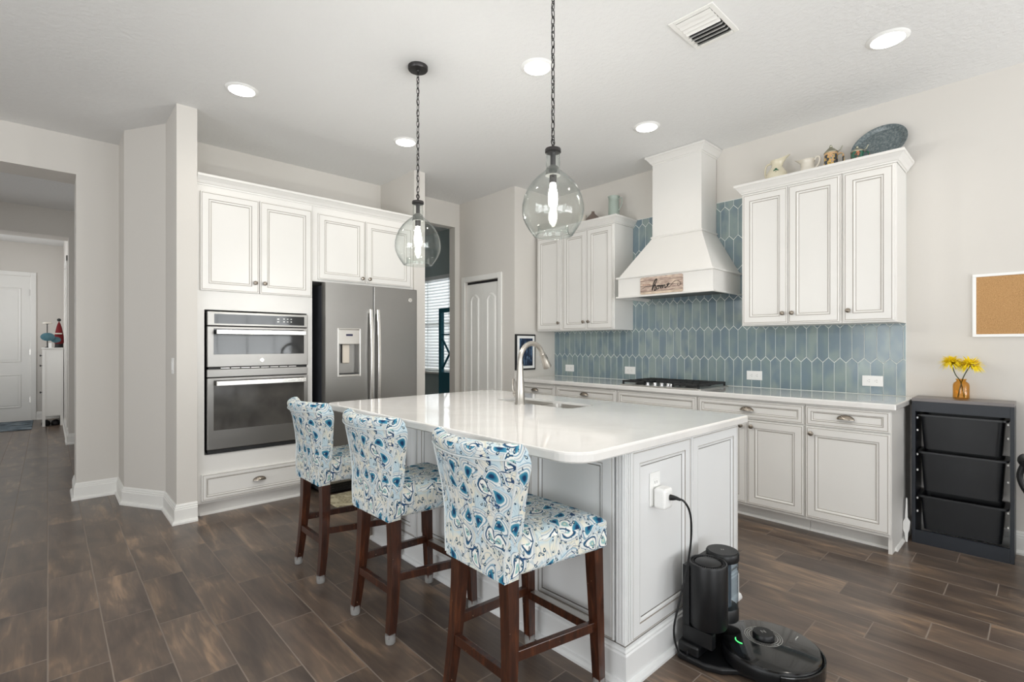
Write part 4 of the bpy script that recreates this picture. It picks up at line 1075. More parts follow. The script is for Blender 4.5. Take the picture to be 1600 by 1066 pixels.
# ------------------------------------------------------------------ bar stools
def make_stool():
    t = thing('bar_stool', '', 'bar stool', (0, 0, 0), 'patterned bar stools at the island')
    ZS = .525
    # seat: tapered block with a crowned top
    b = B(); nu, nv = 12, 12; vs = []
    def plan(s, r):  # s along depth 0 rear..1 front, r across -1..1
        x = -.175+s*.395; hw = .165+.048*s; return x, r*hw
    for lay in range(2):
        for i in range(nu+1):
            for j in range(nv+1):
                s_, r_ = i/nu, -1+2*j/nv; x, y = plan(s_, r_)
                if lay == 0: z = ZS
                else:
                    ed = min(1, (1-abs(r_))/.22)*1.0; ef = min(1, (1-s_)/.16)
                    z = .628+.022*(1-(1-ed)**2)*(1-(1-ef)**2)
                vs.append((x, y, z))
    q = (nu+1)*(nv+1); fs = []
    for i in range(nu):
        for j in range(nv):
            a = i*(nv+1)+j; fs.append((a, a+1, a+nv+2, a+nv+1)); fs.append((q+a, q+a+nv+1, q+a+nv+2, q+a+1))
        for j in (0, nv):
            a = i*(nv+1)+j; c = a+nv+1; fs.append((a, c, q+c, q+a) if j == 0 else (c, a, q+a, q+c))
    for j in range(nv):
        a = j; fs.append((a+1, a, q+a, q+a+1)); a = nu*(nv+1)+j; fs.append((a, a+1, q+a+1, q+a))
    b.add(vs, fs, 0, True); b.build('seat', M_FAB, t, uv=True, bevel=.012, seg=3, ang=50)
        # backrest shell
    keys = [(ZS-.012, .160, -.238, .0), (.60, .162, -.240, .0), (.68, .176, -.244, .012), (.76, .190, -.258, .024), (.83, .208, -.280, .040), (.88, .224, -.297, .054), (.91, .228, -.310, .062), (.928, .224, -.320, .064)]
    nz, ny = 34, 22; g1, g2 = [], []
    def key(z):
        for a, c in zip(keys, keys[1:]):
            if z <= c[0]+1e-9:
                t_ = (z-a[0])/(c[0]-a[0]); t_ = t_*t_*(3-2*t_) if False else t_
                return [a[k]+(c[k]-a[k])*t_ for k in range(4)]
        return list(keys[-1])
    b = B(); rows = []
    z0, z1_ = keys[0][0], keys[-1][0]
    for i in range(nz+1):
        z = z0+(z1_-z0)*i/nz; _, hw, xr, cv = key(z); rows.append((z, hw, xr, cv))
    thick = .062
    def row_pts(z, hw, xr, cv, off=0, th=thick):
        back = [(xr+off+cv*(abs(-1+2*j/ny)**2.2), hw*(-1+2*j/ny), z) for j in range(ny+1)]
        frt = [(xr+off+th+cv*(abs(1-2*j/ny)**2.2), hw*(1-2*j/ny), z) for j in range(ny+1)]
        return back+frt
    L = [row_pts(*r) for r in rows]
    # rolled top
    zt, hw, xr, cv = rows[-1]
    for k in range(1, 8):
        a = PI/2*k/7; L.append([(x, y*(1-.02*k/7), zt+.035*math.sin(a)-0*z) for (x, y, z) in row_pts(zt, hw, xr-.012*math.sin(a*2)*.5+thick/2*(1-math.cos(a)), cv, 0, thick*math.cos(a)+.004)])
    n = len(L[0])
    for r in L: b.v += r
    for i in range(len(L)-1):
        for k in range(n): b.f.append((i*n+(k+1) % n, i*n+k, (i+1)*n+k, (i+1)*n+(k+1) % n)); b.mi.append(0); b.sm.append(True)
    b.f.append(tuple(range(n))); b.mi.append(0); b.sm.append(False)
    m = (len(L)-1)*n; b.f.append(tuple(m+k for k in reversed(range(n)))); b.mi.append(0); b.sm.append(True)
    # flip orientation so that normals face outward
    b.f = [tuple(reversed(f)) for f in b.f]
    back = b.build('backrest', M_FAB, t, uv=True, bevel=.010, seg=3, ang=50)
    # piping: up both rear edges and across under the roll
    pth = []
    for z, hw, xr, cv in rows[1:-2]: pth.append((xr+cv-.001, -hw-.001, z))
    zt, hw, xr, cv = rows[-2]
    for j in range(1, ny): r_ = -1+2*j/ny; pth.append((xr+cv*(abs(r_)**2.2)-.004, hw*r_, zt+.006-.012*(1-abs(r_))**.5))
    for z, hw, xr, cv in reversed(rows[1:-2]): pth.append((xr+cv-.001, hw+.001, z))
    B().tube(pth, .0032, 6).build('piping', M_PIPE, back)
    # legs
    def leg(top, bot, w0, w1, mid=None):
        b = B(); ns = 9; st = []
        for i in range(ns+1):
            t_ = i/ns; e_ = t_**2.2 if mid else t_
            st.append(((top[0]+(bot[0]-top[0])*e_, top[1]+(bot[1]-top[1])*t_, top[2]+(bot[2]-top[2])*t_), w0+(w1-w0)*t_))
        for (p, a), (q, c) in zip(st, st[1:]):
            b.hexa([(q[0]-c, q[1]-c, q[2]), (q[0]+c, q[1]-c, q[2]), (q[0]+c, q[1]+c, q[2]), (q[0]-c, q[1]+c, q[2])],
                   [(p[0]-a, p[1]-a, p[2]), (p[0]+a, p[1]-a, p[2]), (p[0]+a, p[1]+a, p[2]), (p[0]-a, p[1]+a, p[2])])
        return b
    for s_ in (-1, 1):
        for nm, top, bot, mid in (('front', (.180, s_*.178, ZS), (.203, s_*.184, .028), None),
                                  ('rear', (-.196, s_*.132, ZS-.012), (-.228, s_*.160, .028), ((-.194, s_*.142, .33), .0215))):
            lg = leg(top, bot, .0235, .0165, mid).build('leg', M_WOOD, t)
            B().lathe([(.019, 0), (.021, .003), (.0225, .03), (.0215, .042)], (bot[0], bot[1], .0015), seg=18).build('foot_cap', M_CLEAR, lg)
    def bar(p, q, hw=.011, hh=.017):
        b = B(); p, q = Vector(p), Vector(q); d = (q-p).normalized(); sd = d.cross(Z_).normalized()*hw; up = Z_*hh
        b.hexa([p-sd-up, q-sd-up, q+sd-up, p+sd-up], [p-sd+up, q-sd+up, q+sd+up, p+sd+up]); return b
    for s_ in (-1, 1): bar((-.205, s_*.148, .268), (.192, s_*.180, .238)).build('side_rung', M_WOOD, t, bevel=.002)
    bar((-.212, -.145, .212), (-.212, .145, .212)).build('rear_rung', M_WOOD, t, bevel=.002)
    fr_ = bar((.190, -.168, .222), (.190, .168, .222)).build('front_rung', M_WOOD, t, bevel=.002)
    B().box(.176, .204, -.150, .150, .2395, .242).build('footrest_plate', M_STEEL, fr_)
    return t
st = make_stool()
SLOC = [(1.292, 2.795, 0), (1.290, 2.062, 0), (1.288, 1.312, 0)]
SLAB = ['blue paisley upholstered bar stool farthest from the camera, in front of the oven',
        'blue paisley upholstered bar stool in the middle of the row of three',
        'blue paisley upholstered bar stool nearest the camera, by the island corner']
st.location = SLOC[0]; st['label'] = SLAB[0]
dup(st, SLOC[1], SLAB[1], .015); dup(st, SLOC[2], SLAB[2], -.02)

# ------------------------------------------------------------------ pendants
def pendant(x, y, label):
    t = thing('pendant_lamp', label, 'pendant lamp', (x, y, CEIL), 'clear glass pendant lamps over the island')
    B().lathe([(.060, 0), (.060, -.018), (.056, -.024), (.012, -.026), (.010, -.034), (0, -.034)][::-1], (x, y, CEIL-.0005), seg=36).build('canopy', M_BRONZE, t)
    b = B(); z = CEIL-.034; k = 0; zt = 2.172
    n = int(round((z-zt)/.0335)); pitch = (z-zt)/n
    for k in range(n):
        zc = z-pitch*(k+.5); pts = []
        h, wd = pitch*.5+.0045, .0085
        for q in range(14):
            a = 2*PI*q/14; u, v = math.cos(a)*wd, math.sin(a)*h
            pts.append((x+(u if k % 2 else 0), y+(0 if k % 2 else u), zc+v))
        b.tube(pts, .0021, 6, closed=True)
    b.tube([(x+.006*math.sin(i*1.3), y+.006*math.cos(i*1.3), z-(z-zt)*i/40) for i in range(41)], .0022, 6)
    b.build('chain', M_BRONZE, t)
    b = B().lathe([(0, .022), (.006, .020), (.008, .004), (.034, .002), (.036, -.002), (.036, -.014), (.032, -.016), (.012, -.016), (.012, -.072), (.010, -.072)][::-1], (x, y, 2.148), seg=32)
    ring = [(x+math.cos(a)*.011, y, 2.180+math.sin(a)*.013) for a in [2*PI*i/16 for i in range(16)]]
    b.tube(ring, .0025, 6, closed=True); b.build('cap', M_BRONZE, t)
    out = [(.031, 2.135), (.0305, 2.10), (.0325, 2.085), (.031, 2.070), (.033, 2.055), (.050, 2.040), (.072, 2.022), (.096, 1.996), (.116, 1.966), (.130, 1.934), (.138, 1.900), (.1395, 1.868), (.135, 1.840), (.124, 1.814), (.110, 1.790), (.096, 1.770), (.088, 1.759),
           (.080, 1.757), (.071, 1.764), (.067, 1.776), (.066, 1.800)]
    th = .0025; n = len(out); inn = []
    for i, (r, zz) in enumerate(out):
        a = Vector(out[max(i-1, 0)]); c = Vector(out[min(i+1, n-1)]); d = (c-a).normalized(); nn = Vector((d.y, -d.x)); inn.append((r+nn.x*th, zz+nn.y*th))
    b = B().lathe([(r, zz) for r, zz in out+inn[::-1]+out[:1]], (x, y, 0), seg=56, capb=False, capt=False)
    b.f = [tuple(reversed(f)) for f in b.f]
    sh = b.build('glass_shade', M_GLASS, t)
    B().lathe([(.033, 2.030), (.034, 2.038), (.030, 2.060), (.022, 2.070), (.012, 2.076)], (x, y, 0), seg=30).build('socket_cup', simple('grey_socket_cup', srgb(104, 104, 100), .5), t)
    B().lathe([(.0165, 1.995), (.0165, 2.030)], (x, y, 0), seg=22).build('socket', M_BRONZE, t)
    B().lathe([(0, 1.885), (.010, 1.887), (.019, 1.897), (.0215, 1.915), (.020, 1.945), (.0145, 1.975), (.013, 1.996)], (x, y, 0), seg=24).build('bulb', emis('lit_bulb', (1.0, .97, .90), 22), t)
    l = bpy.data.lights.new('pendant_light', 'POINT'); l.energy = 24; l.color = (1, .97, .93); l.shadow_soft_size = .03
    o = bpy.data.objects.new('pendant_light', l); C.objects.link(o); o.location = (0, 0, 1.86-CEIL); o.parent = t
    return t
pendant(1.662, 2.628, 'clear glass globe pendant farther from the camera, with its round canopy in view')
pendant(1.662, 1.511, 'clear glass globe pendant nearer the camera, hanging lower right of the other')

# ceiling cans
names = {(.95, 3.67): 'round recessed ceiling light nearest the left wall column', (2.2, 3.67): 'round recessed ceiling light behind the far pendant chain',
         (2.2, 2.13): 'round recessed ceiling light between the two pendant chains', (3.43, 2.13): 'round recessed ceiling light in front of the range hood',
         (3.43, .6): 'round recessed ceiling light at the upper right, beside the air vent'}
M_CANL = emis('lit_can_lens', (1.0, .985, .95), 9)
for (x, y) in CANS:
    t = thing('recessed_light', names.get((x, y), 'round recessed ceiling light outside the view'), 'ceiling light', (x, y, CEIL), 'recessed ceiling lights')
    B().lathe([(.078, -.002), (.080, -.010), (.094, -.007), (.102, -.001)], (x, y, CEIL), seg=48, capb=False, capt=False).build('trim_ring', M_WHITEP, t)
    B().lathe([(0, -.0095), (.078, -.0095), (.078, -.002)], (x, y, CEIL), seg=40).build('lens', M_CANL, t)

# ceiling vent
vx0, vx1, vy0, vy1 = 2.415, 2.735, 1.128, 1.372
t = thing('air_vent', 'white louvred air vent in the ceiling', 'vent', ((vx0+vx1)/2, (vy0+vy1)/2, CEIL))
b = B(); f = .028
b.box(vx0, vx1, vy0, vy0+f, CEIL-.008, CEIL-.0005); b.box(vx0, vx1, vy1-f, vy1, CEIL-.008, CEIL-.0005); b.box(vx0, vx0+f, vy0+f, vy1-f, CEIL-.008, CEIL-.0005); b.box(vx1-f, vx1, vy0+f, vy1-f, CEIL-.008, CEIL-.0005)
b.build('vent_frame', M_TRIM, t, bevel=.003)
B().box(vx0+f, vx1-f, vy0+f, vy1-f, CEIL-.0020, CEIL-.0008).build('duct', M_DARK, t)
nl = 8
for k in range(nl):
    xx = vx0+f+(vx1-vx0-2*f)*(k+.5)/nl; tl = .85 if k >= 4 else -.15-.12*k; cx_, cz_ = math.cos(tl)*.014, math.sin(tl)*.014
    zc = CEIL-.016 if k >= 4 else CEIL-.010
    b = B(); b.hexa([(xx-cx_, vy0+f, zc-cz_), (xx+cx_, vy0+f, zc+cz_), (xx+cx_, vy1-f, zc+cz_), (xx-cx_, vy1-f, zc-cz_)], [(xx-cx_, vy0+f, zc-cz_+.0015), (xx+cx_, vy0+f, zc+cz_+.0015), (xx+cx_, vy1-f, zc+cz_+.0015), (xx-cx_, vy1-f, zc-cz_+.0015)])
    b.build('louvre', M_TRIM, t)

# ------------------------------------------------------------------ things on top of the cabinets
ZC = 2.5178
def handle_tube(b, pts, r, seg=10, mi=0, n=6): return b.tube(cat3(pts, n), r, seg, mi)
def pitcher(name, label, cat, x, y, s, prof, hdir, m, hp, spout, seg=40, motif=False):
    t = thing(name, label, cat, (x, y, ZC))
    b = B().lathe([(r*s, h*s) for r, h in prof], (x, y, ZC), seg=seg, capt=False)
    # pull a spout out of the upper rows
    zt = max(h for r, h in prof)*s
    sd = Vector((-hdir[0], -hdir[1], 0)).normalized()
    nv = []
    for v in b.v:
        p = Vector(v); q = Vector((p.x-x, p.y-y, 0)); h = (p.z-ZC)/zt
        if h > .72 and q.length > 1e-4:
            k = max(0, q.normalized().dot(sd))**5*((h-.72)/.28)**1.4
            p += sd*(spout*s*k)+Z_*(spout*.45*s*k)
        nv.append(tuple(p))
    b.v = nv; body = b.build('body', m, t)
    b = B(); H = Vector((hdir[0], hdir[1], 0)).normalized()
    handle_tube(b, [Vector((x, y, ZC))+H*(u*s)+Z_*(w_*s) for u, w_ in hp], .0075*s/1.0)
    b.build('handle', m, t)
    if motif:
        b = B(); N = Vector((-1, -.25, 0)).normalized(); U = Vector((.25, -1, 0)).normalized()
        for (u, v, r) in ((0, .105, .010), (-.010, .095, .009), (.011, .094, .009), (0, .083, .006), (-.008, .072, .006), (.008, .065, .006), (.0, .055, .007)):
            rr = .072*s; p = Vector((x, y, ZC))+N*(rr+.001 if v < .09 else .068*s)+U*(u*s)+Z_*(v*s)
            b.lathe([(0, -.002), (r*s, -.001), (r*s*.9, .0012), (0, .0018)], p, N, 10)
        b.build('leaf_motif', M_GREENP, t)
    return t
jug = [(.040, 0), (.055, .004), (.072, .03), (.079, .058), (.074, .088), (.055, .118), (.040, .140), (.036, .158), (.040, .178), (.047, .190), (.044, .190), (.035, .176)]
pitcher('ceramic_pitcher', 'cream round-bellied pitcher with a green leaf motif on the cabinet top', 'pitcher', 4.16, 1.430, .98, jug, (0.1, 1), M_CREAM,
        [(.036, .172), (.050, .180), (.078, .172), (.090, .140), (.090, .100), (.080, .070), (.074, .062)], .055, motif=True)
jug2 = [(.046, 0), (.052, .003), (.064, .012), (.060, .040), (.044, .075), (.040, .105), (.046, .122), (.050, .128), (.047, .128), (.038, .110)]
pitcher('ceramic_pitcher', 'small white pitcher between the cream pitcher and the steins', 'pitcher', 4.15, 1.210, 1.02, jug2, (-.05, -1), M_WCER,
        [(.044, .118), (.055, .134), (.072, .134), (.080, .115), (.072, .085), (.055, .062), (.046, .060)], .040)
def stein(name, label, x, y, s, m, h=.125, handle_d=-1, lidh=.045):
    t = thing(name, label, 'stein', (x, y, ZC))
    B().lathe([(.046*s, 0), (.048*s, .004), (.046*s, .012), (.044*s, h*.5), (.043*s, h), (.040*s, h)], (x, y, ZC), seg=36).build('mug', m, t)
    B().lathe([(.045*s, h), (.046*s, h+.004), (.040*s, h+.012), (.026*s, h+lidh*.6), (.008*s, h+lidh), (.010*s, h+lidh+.006), (.004*s, h+lidh+.014), (0, h+lidh+.016)], (x, y, ZC), seg=30).build('lid', M_PEWTER, t)
    b = B(); handle_tube(b, [(x, y+handle_d*u*s, ZC+w_) for u, w_ in ((.040, h*.85), (.060, h*.9), (.076, h*.78), (.078, h*.45), (.066, h*.22), (.044, h*.2))], .0065*s); b.build('handle', m, t)
    b = B(); handle_tube(b, [(x, y+handle_d*u*s, ZC+w_) for u, w_ in ((.042, h+.004), (.058, h+.010), (.066, h+.022), (.074, h+.036))], .0035); b.build('thumb_lift', M_PEWTER, t)
stein('beer_stein', 'tan lidded stein painted with a scene, between the white pitcher and grey platter', 4.13, 1.055, .98, M_STEIN, .132)
stein('beer_stein', 'small green lidded stein in front of the grey platter', 4.08, .885, .86, M_STEIN2, .078, lidh=.03)
# platter leaning on the wall
t = thing('oval_platter', 'large oval blue-grey platter leaning on the wall above the right cabinet', 'platter', (4.24, .80, ZC))
b = B(); seg = 56; prof = [(0, .010), (.80, .010), (.86, .004), (.95, -.006), (1.0, -.008), (1.0, -.003), (.95, 0), (.86, .010), (.80, .016), (0, .016)]
A_, B_ = .168, .140; N = Vector((-1, 0, .34)).normalized(); U = Vector((0, 1, 0)); V = N.cross(U); V = V if V.z > 0 else -V
ang = -.48; U2 = U*math.cos(ang)+V*math.sin(ang); V2 = V*math.cos(ang)-U*math.sin(ang)
ext = math.sqrt((A_*math.sin(ang))**2+(B_*math.cos(ang))**2)*V.z
cc = Vector((4.245, .795, ZC+ext+.012)); vs = []
for r, h in prof:
    for k in range(seg):
        a = 2*PI*k/seg; vs.append(cc+U2*(math.cos(a)*A_*r)+V2*(math.sin(a)*B_*r)-N*h)
fs = [(i*seg+k, i*seg+(k+1) % seg, (i+1)*seg+(k+1) % seg, (i+1)*seg+k) for i in range(1, len(prof)-2) for k in range(seg)]
fs += [tuple(range(seg, 2*seg)), tuple(reversed(range((len(prof)-2)*seg, (len(prof)-1)*seg)))]
b.add(vs, fs, 0, True); b.build('platter', M_PLAT, t)
# left of the hood
t = thing('enamel_jug', 'tall sage green jug on top of the left wall cabinet', 'jug', (4.14, 2.945, ZC))
B().lathe([(.056, 0), (.058, .004), (.055, .08), (.052, .19), (.054, .222), (.060, .234), (.056, .234), (.048, .220)], (4.14, 2.945, ZC), seg=36, capt=False).build('body', M_SAGE, t)
b = B(); handle_tube(b, [(4.14, 2.945-u, ZC+v) for u, v in ((.052, .200), (.075, .208), (.096, .196), (.094, .150), (.072, .105), (.054, .085))], .0055); b.build('handle', M_SAGE, t)
t = tag(B().lathe([(.050, 0), (.068, .006), (.082, .030), (.074, .058), (.045, .088), (.020, .112), (.014, .128), (.018, .134), (.012, .134)], (4.14, 3.205, ZC), seg=36).build('vase', M_BROWNP),
        'squat grey-brown pottery vase beside the sage jug', 'vase')
t = tag(B().lathe([(.040, 0), (.045, .004), (.048, .05), (.042, .10), (.046, .118), (.040, .118)], (4.14, 3.345, ZC), seg=30).build('ceramic_cup', M_WCER), 'pale ceramic cup left of the grey-brown vase', 'cup')

# ------------------------------------------------------------------ right end: storage rack, vase, board, chair
t = thing('storage_rack', 'blue-black wooden rack holding three plastic bins beside the counter', 'rack', (4.19, .354, 0))
SX0, SX1, SY0, SY1, SH = 4.072, 4.300, .121, .587, .928
b = B(); b.box(SX0, SX1, SY0, SY0+.018, 0, SH-.02); b.box(SX0, SX1, SY1-.018, SY1, 0, SH-.02); b.build('side_panel', M_NAVY, t, bevel=.001)
B().box(SX0-.002, SX1, SY0-.001, SY1+.001, SH-.02, SH).build('top_panel', simple('grey_top_laminate', srgb(112, 106, 104), .3), t, bevel=.001)
B().box(SX0, SX0+.018, SY0+.018, SY1-.018, SH-.085, SH-.0205).build('top_rail', M_NAVY, t)
B().box(SX0, SX0+.018, SY0+.018, SY1-.018, .0, .085).build('bottom_rail', M_NAVY, t)
B().box(SX1-.012, SX1, SY0+.018, SY1-.018, .10, SH-.03).build('back_panel', M_NAVY, t) if False else None
b = B()
for z in (.815, .735, .580, .480, .300, .215):
    for ya, yb in ((SY0+.018, SY0+.034), (SY1-.034, SY1-.018)): b.box(SX0+.014, SX0+.030, ya+.004, yb-.004, z-.020, z-.008)
b.build('runner_clip', M_WHITEP, t, bevel=.002)
def bin_(z0, z1, label):
    r = thing('storage_bin', label, 'bin', (4.17, .354, z0), 'black plastic bins in the rack')
    b = B(); y0, y1, x0, x1 = SY0+.040, SY1-.040, SX0+.012, SX1-.02
    top = rrect(x0, x1, y0, y1, .03, 5); bot = rrect(x0+.010, x1-.010, y0+.014, y1-.014, .03, 5); n = len(top)
    vs = [(x, y, z0) for x, y in bot]+[(x, y, z1) for x, y in top]+[(x, y, z1) for x, y in rrect(x0+.004, x1-.004, y0+.004, y1-.004, .03, 5)]+[(x, y, z0+.004) for x, y in rrect(x0+.014, x1-.014, y0+.018, y1-.018, .03, 5)]
    fs = [tuple(reversed(range(n)))]+[(i, (i+1) % n, n+(i+1) % n, n+i) for i in range(n)]+[(n+i, n+(i+1) % n, 2*n+(i+1) % n, 2*n+i) for i in range(n)]+[(2*n+i, 2*n+(i+1) % n, 3*n+(i+1) % n, 3*n+i) for i in range(n)]+[tuple(range(3*n, 4*n))]
    b.add(vs, fs, 0, True); b.build('tub', M_BIN, r)
    b = B(); o_ = rrect(x0-.012, x1+.004, SY0+.022, SY1-.022, .03, 5); i_ = rrect(x0+.003, x1-.003, y0+.003, y1-.003, .03, 5); n = len(o_)
    vs = [(x, y, z) for z in (z1-.008, z1+.004) for x, y in o_]+[(x, y, z) for z in (z1-.008, z1+.004) for x, y in i_]
    fs = [(i, (i+1) % n, n+(i+1) % n, n+i) for i in range(n)]+[(n+i, n+(i+1) % n, 3*n+(i+1) % n, 3*n+i) for i in range(n)]+[(2*n+(i+1) % n, 2*n+i, 3*n+i, 3*n+(i+1) % n) for i in range(n)]+[((i+1) % n, i, 2*n+i, 2*n+(i+1) % n) for i in range(n)]
    b.add(vs, fs); b.build('rim', M_BIN, r)
bin_(.608, .822, 'black plastic bin, topmost in the storage rack')
bin_(.342, .586, 'black plastic bin, middle one in the storage rack')
bin_(.092, .306, 'black plastic bin, lowest in the storage rack')

vx, vy, vz = 4.165, .358, SH+.0005
t = tag(B().lathe([(.030, 0), (.0385, .004), (.0400, .012), (.0400, .088), (.036, .102), (.024, .112), (.022, .116), (.026, .122), (.026, .128), (.022, .128), (.020, .116), (.033, .101), (.037, .088), (.037, .014), (.028, .006), (0, .006)], (vx, vy, vz), seg=36).build('amber_vase', M_AMBER),
        'small amber glass bottle vase on the storage rack', 'vase')
def flower(cx, cy, cz, base, label, s=1.0):
    t = thing('chrysanthemum', label, 'flower', (vx, vy, vz+.01), 'yellow flowers in the amber vase')
    b = B(); handle_tube(b, [base, (vx+(base[0]-vx)*.1, vy+(base[1]-vy)*-.2, vz+.11), ((vx+cx)/2, (vy+cy)/2+.004, vz+.155), (cx, cy, cz-.01)], .0028, 6); b.build('stem', M_STEM, t)
    b = B(); rnd = random.Random(int(cy*1000))
    for k in range(230):
        th_ = rnd.uniform(0, 2*PI); ph = math.acos(1-rnd.uniform(0.0, 1.42)); L = s*rnd.uniform(.052, .070)*(1 if ph > .5 else .75)
        d = Vector((math.sin(ph)*math.cos(th_), math.sin(ph)*math.sin(th_), math.cos(ph)*.95)); sd = d.cross(Vector((.1, .2, 1))).normalized()*.0030*s
        o_ = Vector((cx, cy, cz-.008)); dr0 = -Z_*(L*.16*ph)
        p0 = o_+d*.004; p1 = o_+d*(L*.6)+Z_*.002; p2 = o_+d*L+dr0
        nn = sd.cross(d).normalized()*.0008
        b.add([p0-sd*.5, p0+sd*.5, p1-sd, p1+sd, p2, p1+nn*2], [(0, 1, 3, 5), (0, 5, 2), (2, 5, 4), (5, 3, 4), (0, 2, 3, 1), (2, 4, 3)], 0)
    b.build('bloom', M_PETAL, t)
flower(vx-.01, vy+.045, vz+.232, (vx+.01, vy-.015, vz+.012), 'yellow spidery flower on the left in the amber vase', 1.12)
flower(vx-.02, vy-.042, vz+.222, (vx-.01, vy+.015, vz+.012), 'yellow spidery flower on the right in the amber vase', 1.18)

t = thing('cork_board', 'white-framed cork board on the wall at the right edge', 'cork board', (WX, .05, 1.5))
cy0, cy1, cz0, cz1 = -.29, .317, 1.318, 1.715
b = B(); b.sweep([(0, 0), (1, 0)], [(0, 0)]) if False else None
for (a0, a1, c0, c1) in ((cy0, cy1, cz1-.018, cz1), (cy0, cy1, cz0, cz0+.018), (cy0, cy0+.018, cz0+.018, cz1-.018), (cy1-.018, cy1, cz0+.018, cz1-.018)): b.box(WX-.014, WX-.0005, a0, a1, c0, c1)
b.build('frame', M_WHITEP, t, bevel=.002)
B().box(WX-.008, WX-.001, cy0+.018, cy1-.018, cz0+.018, cz1-.018).build('cork_sheet', M_CORK, t)

# white tool leaning in the gap
b = B(); pts = [(.0, .0), (.012, .0), (.020, .055), (.030, .075), (.030, .125), (.018, .15), (.012, .28), (.004, .28), (.000, .155), (-.016, .13), (-.012, .08), (-.004, .06)]
b.extr([(4.035+v*.05, .604+u*.8, .001+v) for u, v in pts], (.012, 0, 0))
tag(b.build('squeegee', M_WHITEP, bevel=.002), 'white plastic cleaning tool standing between the counter and the rack', 'cleaning tool')

# office chair: only its arm enters the picture
t = thing('office_chair', 'black office chair cut off by the right edge of the photo', 'office chair', (3.80, -.225, 0))
cx, cyy = 3.80, -.225
b = B().tube(cat3([(cx+.11, cyy+.275, .655), (cx+.05, cyy+.30, .66), (cx-.06, cyy+.305, .66), (cx-.13, cyy+.29, .655)], 5), [.022]*16, 14); 
b.v = [(x, y, .655+(z-.655)*1.0) for x, y, z in b.v]; b.build('armrest', M_BLACK, t)
B().tube(cat3([(cx, cyy+.30, .64), (cx, cyy+.318, .56), (cx, cyy+.28, .47), (cx, cyy+.20, .44)], 5), .014, 10).build('arm_support', M_BLACK, t)
b = slab(rrect(cx-.24, cx+.24, cyy-.23, cyy+.22, .07, 6), None, .43, .50, .02); b.build('seat', M_BLACK, t)
B().lathe([(.028, .10), (.028, .25), (.018, .25), (.018, .43)], (cx, cyy, 0), seg=20).build('column', M_BLACK, t)
b = B().extr([(cx-.26, cyy-.22+.44*k/8, .60+.35*j) for j, ks in ((0, range(9)), (1, range(8, -1, -1))) for k in ks], (-.05, 0, 0)); b.build('backrest', M_BLACK, t, bevel=.015, seg=3)
b = B(); b.box(cx-.27, cx-.18, cyy-.03, cyy+.03, .44, .66); b.build('back_bracket', M_BLACK, t)
for k in range(5):
    a = 2*PI*k/5+.62; ex, ey = cx+math.cos(a)*.28, cyy+math.sin(a)*.28
    B().tube([(cx, cyy, .10), (ex, ey, .075)], [.022, .014], 10).build('base_arm', M_BLACK, t)
    B().lathe([(0, -.02), (.026, -.02), (.028, -.012), (.028, .012), (.026, .02), (0, .02)], (ex, ey, .0285), (math.sin(a), -math.cos(a), 0), 20).build('caster', M_BLACK, t)

# switch on the left column
t = thing('light_switch', 'white light switch on the side of the left wall column', 'light switch', (.666, 4.315, 1.116))
B().box(.660, .6655, 4.278, 4.352, 1.058, 1.174).build('cover_plate', M_WHITEP, t, bevel=.002)
B().box(.655, .660, 4.300, 4.330, 1.085, 1.147).build('rocker', M_WHITEP, t, bevel=.002)
# ------------------------------------------------------------------ hall things
t = thing('hall_cabinet', 'tall white narrow cabinet at the end of the hall', 'cabinet', (.06, 11.0, 0))
hx0, hx1, hy0, hy1 = -.075, .180, 10.60, 11.45
b = B(); b.box(hx0+.012, hx1, hy0+.006, hy1, .16, 1.205)
for (x, y) in ((hx0+.012, hy0), (hx1-.035, hy0), (hx0+.012, hy1-.05), (hx1-.035, hy1-.05)): b.box(x, x+.035, y, y+.05, 0, 1.205)
b.build('cabinet_body', M_TRIM, t)
B().box(hx0, hx1, hy0-.012, hy1, 1.206, 1.225).build('cabinet_top', M_TRIM, t, bevel=.003)
for z in (1.10, .94, .52): knob(t, (hx0+.012, hy0+.2, z), (-1, 0, 0), .016, M_DARK)
for k, x in enumerate((-.02, .09)):
    tag(B().lathe([(.0, 0), (.05, .004), (.055, .03), (.045, .06), (.02, .08), (0, .082)], (x, 10.75, .001), seg=20, sy=2.2).build('shoe', M_DARK), ['dark shoe under the hall cabinet, on the left', 'dark shoe under the hall cabinet, on the right'][k], 'shoe', 'dark shoes under the hall cabinet')
zt = 1.2255
t = thing('cake_stand', 'small white topped pedestal stand on the hall cabinet', 'stand', (-.005, 10.80, zt))
B().lathe([(.03, 0), (.028, .008), (.006, .014), (.006, .37), (.02, .375)], (-.005, 10.80, zt), seg=20).build('pedestal', M_DARK, t)
B().lathe([(.02, .376), (.055, .380), (.058, .392), (.05, .402), (0, .404)], (-.005, 10.80, zt), seg=24).build('top_plate', M_WCER, t)
for k, (x, y, z, r, lab) in enumerate(((.0, 10.70, .17, .085, 'blue-green oval glass ornament on the hall cabinet, the larger one'), (.095, 10.74, .125, .062, 'blue-green oval glass ornament on the hall cabinet, beside the red figure'))):
    t = thing('glass_ornament', lab, 'ornament', (x, y, zt), 'blue-green ornaments on the hall cabinet')
    b = B().lathe([(0, -.012), (r*.7, -.009), (r, 0), (r*.7, .009), (0, .012)], (x, y, zt+z), (0, 1, 0), 30, sy=1.0, sx=1.0)
    b.v = [(vx_, vy_, zt+z+(vz_-zt-z)*.75) for vx_, vy_, vz_ in b.v]; b.build('oval_disc', simple('blue_green_enamel', srgb(72, 112, 124), .3, var=.3, vscale=30), t)
    B().lathe([(.026, 0), (.022, .006), (.004, .010), (.004, z-r*.72)], (x, y, zt), seg=16).build('pedestal', M_DARK, t)
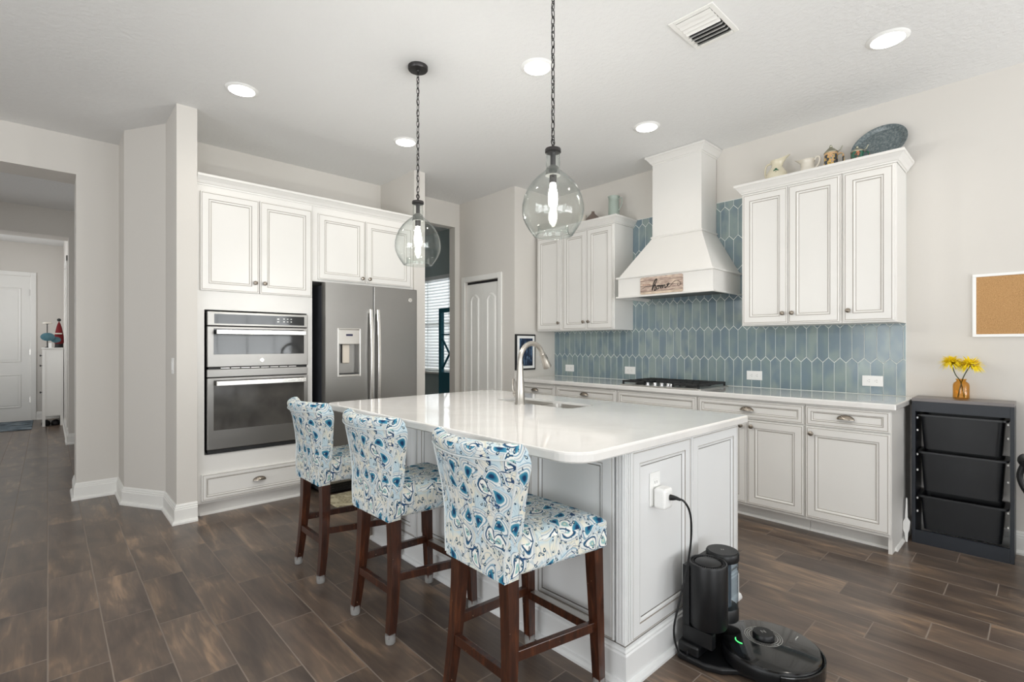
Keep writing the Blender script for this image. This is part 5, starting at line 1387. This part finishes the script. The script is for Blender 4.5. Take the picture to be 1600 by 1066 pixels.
t = thing('red_figurine', 'red decorative figurine partly hidden on the hall cabinet', 'figurine', (.135, 10.90, zt))
B().lathe([(.05, 0), (.06, .02), (.058, .12), (.035, .26), (.020, .32), (.004, .36)], (.135, 10.90, zt+.06), seg=24).build('robe', M_RED, t)
B().lathe([(.052, 0), (.052, .06)], (.135, 10.90, zt), seg=20).build('pedestal', M_DARK, t)
B().lathe([(0, 0), (.022, .012), (.026, .028), (.02, .045), (0, .054)], (.135, 10.90, zt+.42), seg=20).build('bow', M_DARK, t)
B().box(.06, .17, 10.82, 10.85, zt+.215, zt+.235).build('white_trim', M_WCER, t, bevel=.006)
t = tag(B().box(.01, .045, 10.66, 10.67, zt, zt+.075).build('white_card', M_WHITEP), 'small white card standing on the hall cabinet', 'card')
b = B(); b.box(-1.05, -.175, 10.36, 11.55, .001, .012); tag(b.build('doormat', M_DOORMAT, bevel=.004), 'blue-grey doormat before the front door', 'doormat')

# teal piece in the study
t = thing('teal_display_rack', 'teal painted frame with crossed sides before the study window', 'rack', (3.98, 5.56, 0))
b = B(); tx, ty0, ty1, th_ = 3.93, 5.50, 5.69, 1.77
b.box(tx, tx+.05, ty1-.06, ty1, 0, th_); b.box(tx, tx+.05, ty0-.25, ty0-.19, 0, th_); b.box(tx, tx+.05, ty0-.19, ty1-.06, th_-.06, th_); b.box(tx, tx+.05, ty0-.19, ty1-.06, .02, .9)
b.build('frame', M_TEAL, t, bevel=.003)
b = B(); b.tube([(tx+.025, ty1-.06, .95), (tx+.025, ty0-.19, 1.35)], .014, 8); b.tube([(tx+.025, ty1-.06, 1.35), (tx+.025, ty0-.19, .95)], .014, 8); b.build('cross_brace', M_TEAL, t)
b = B(); b.box(tx+.02, tx+.03, ty0-.19, ty1-.06, 1.40, 1.42); b.box(tx, tx+.3, ty0-.25, ty1, .3, .32); b.box(tx+.25, tx+.3, ty0-.25, ty0-.19, 0, th_); b.box(tx+.25, tx+.3, ty1-.06, ty1, 0, th_); b.build('shelf', M_TEAL, t)
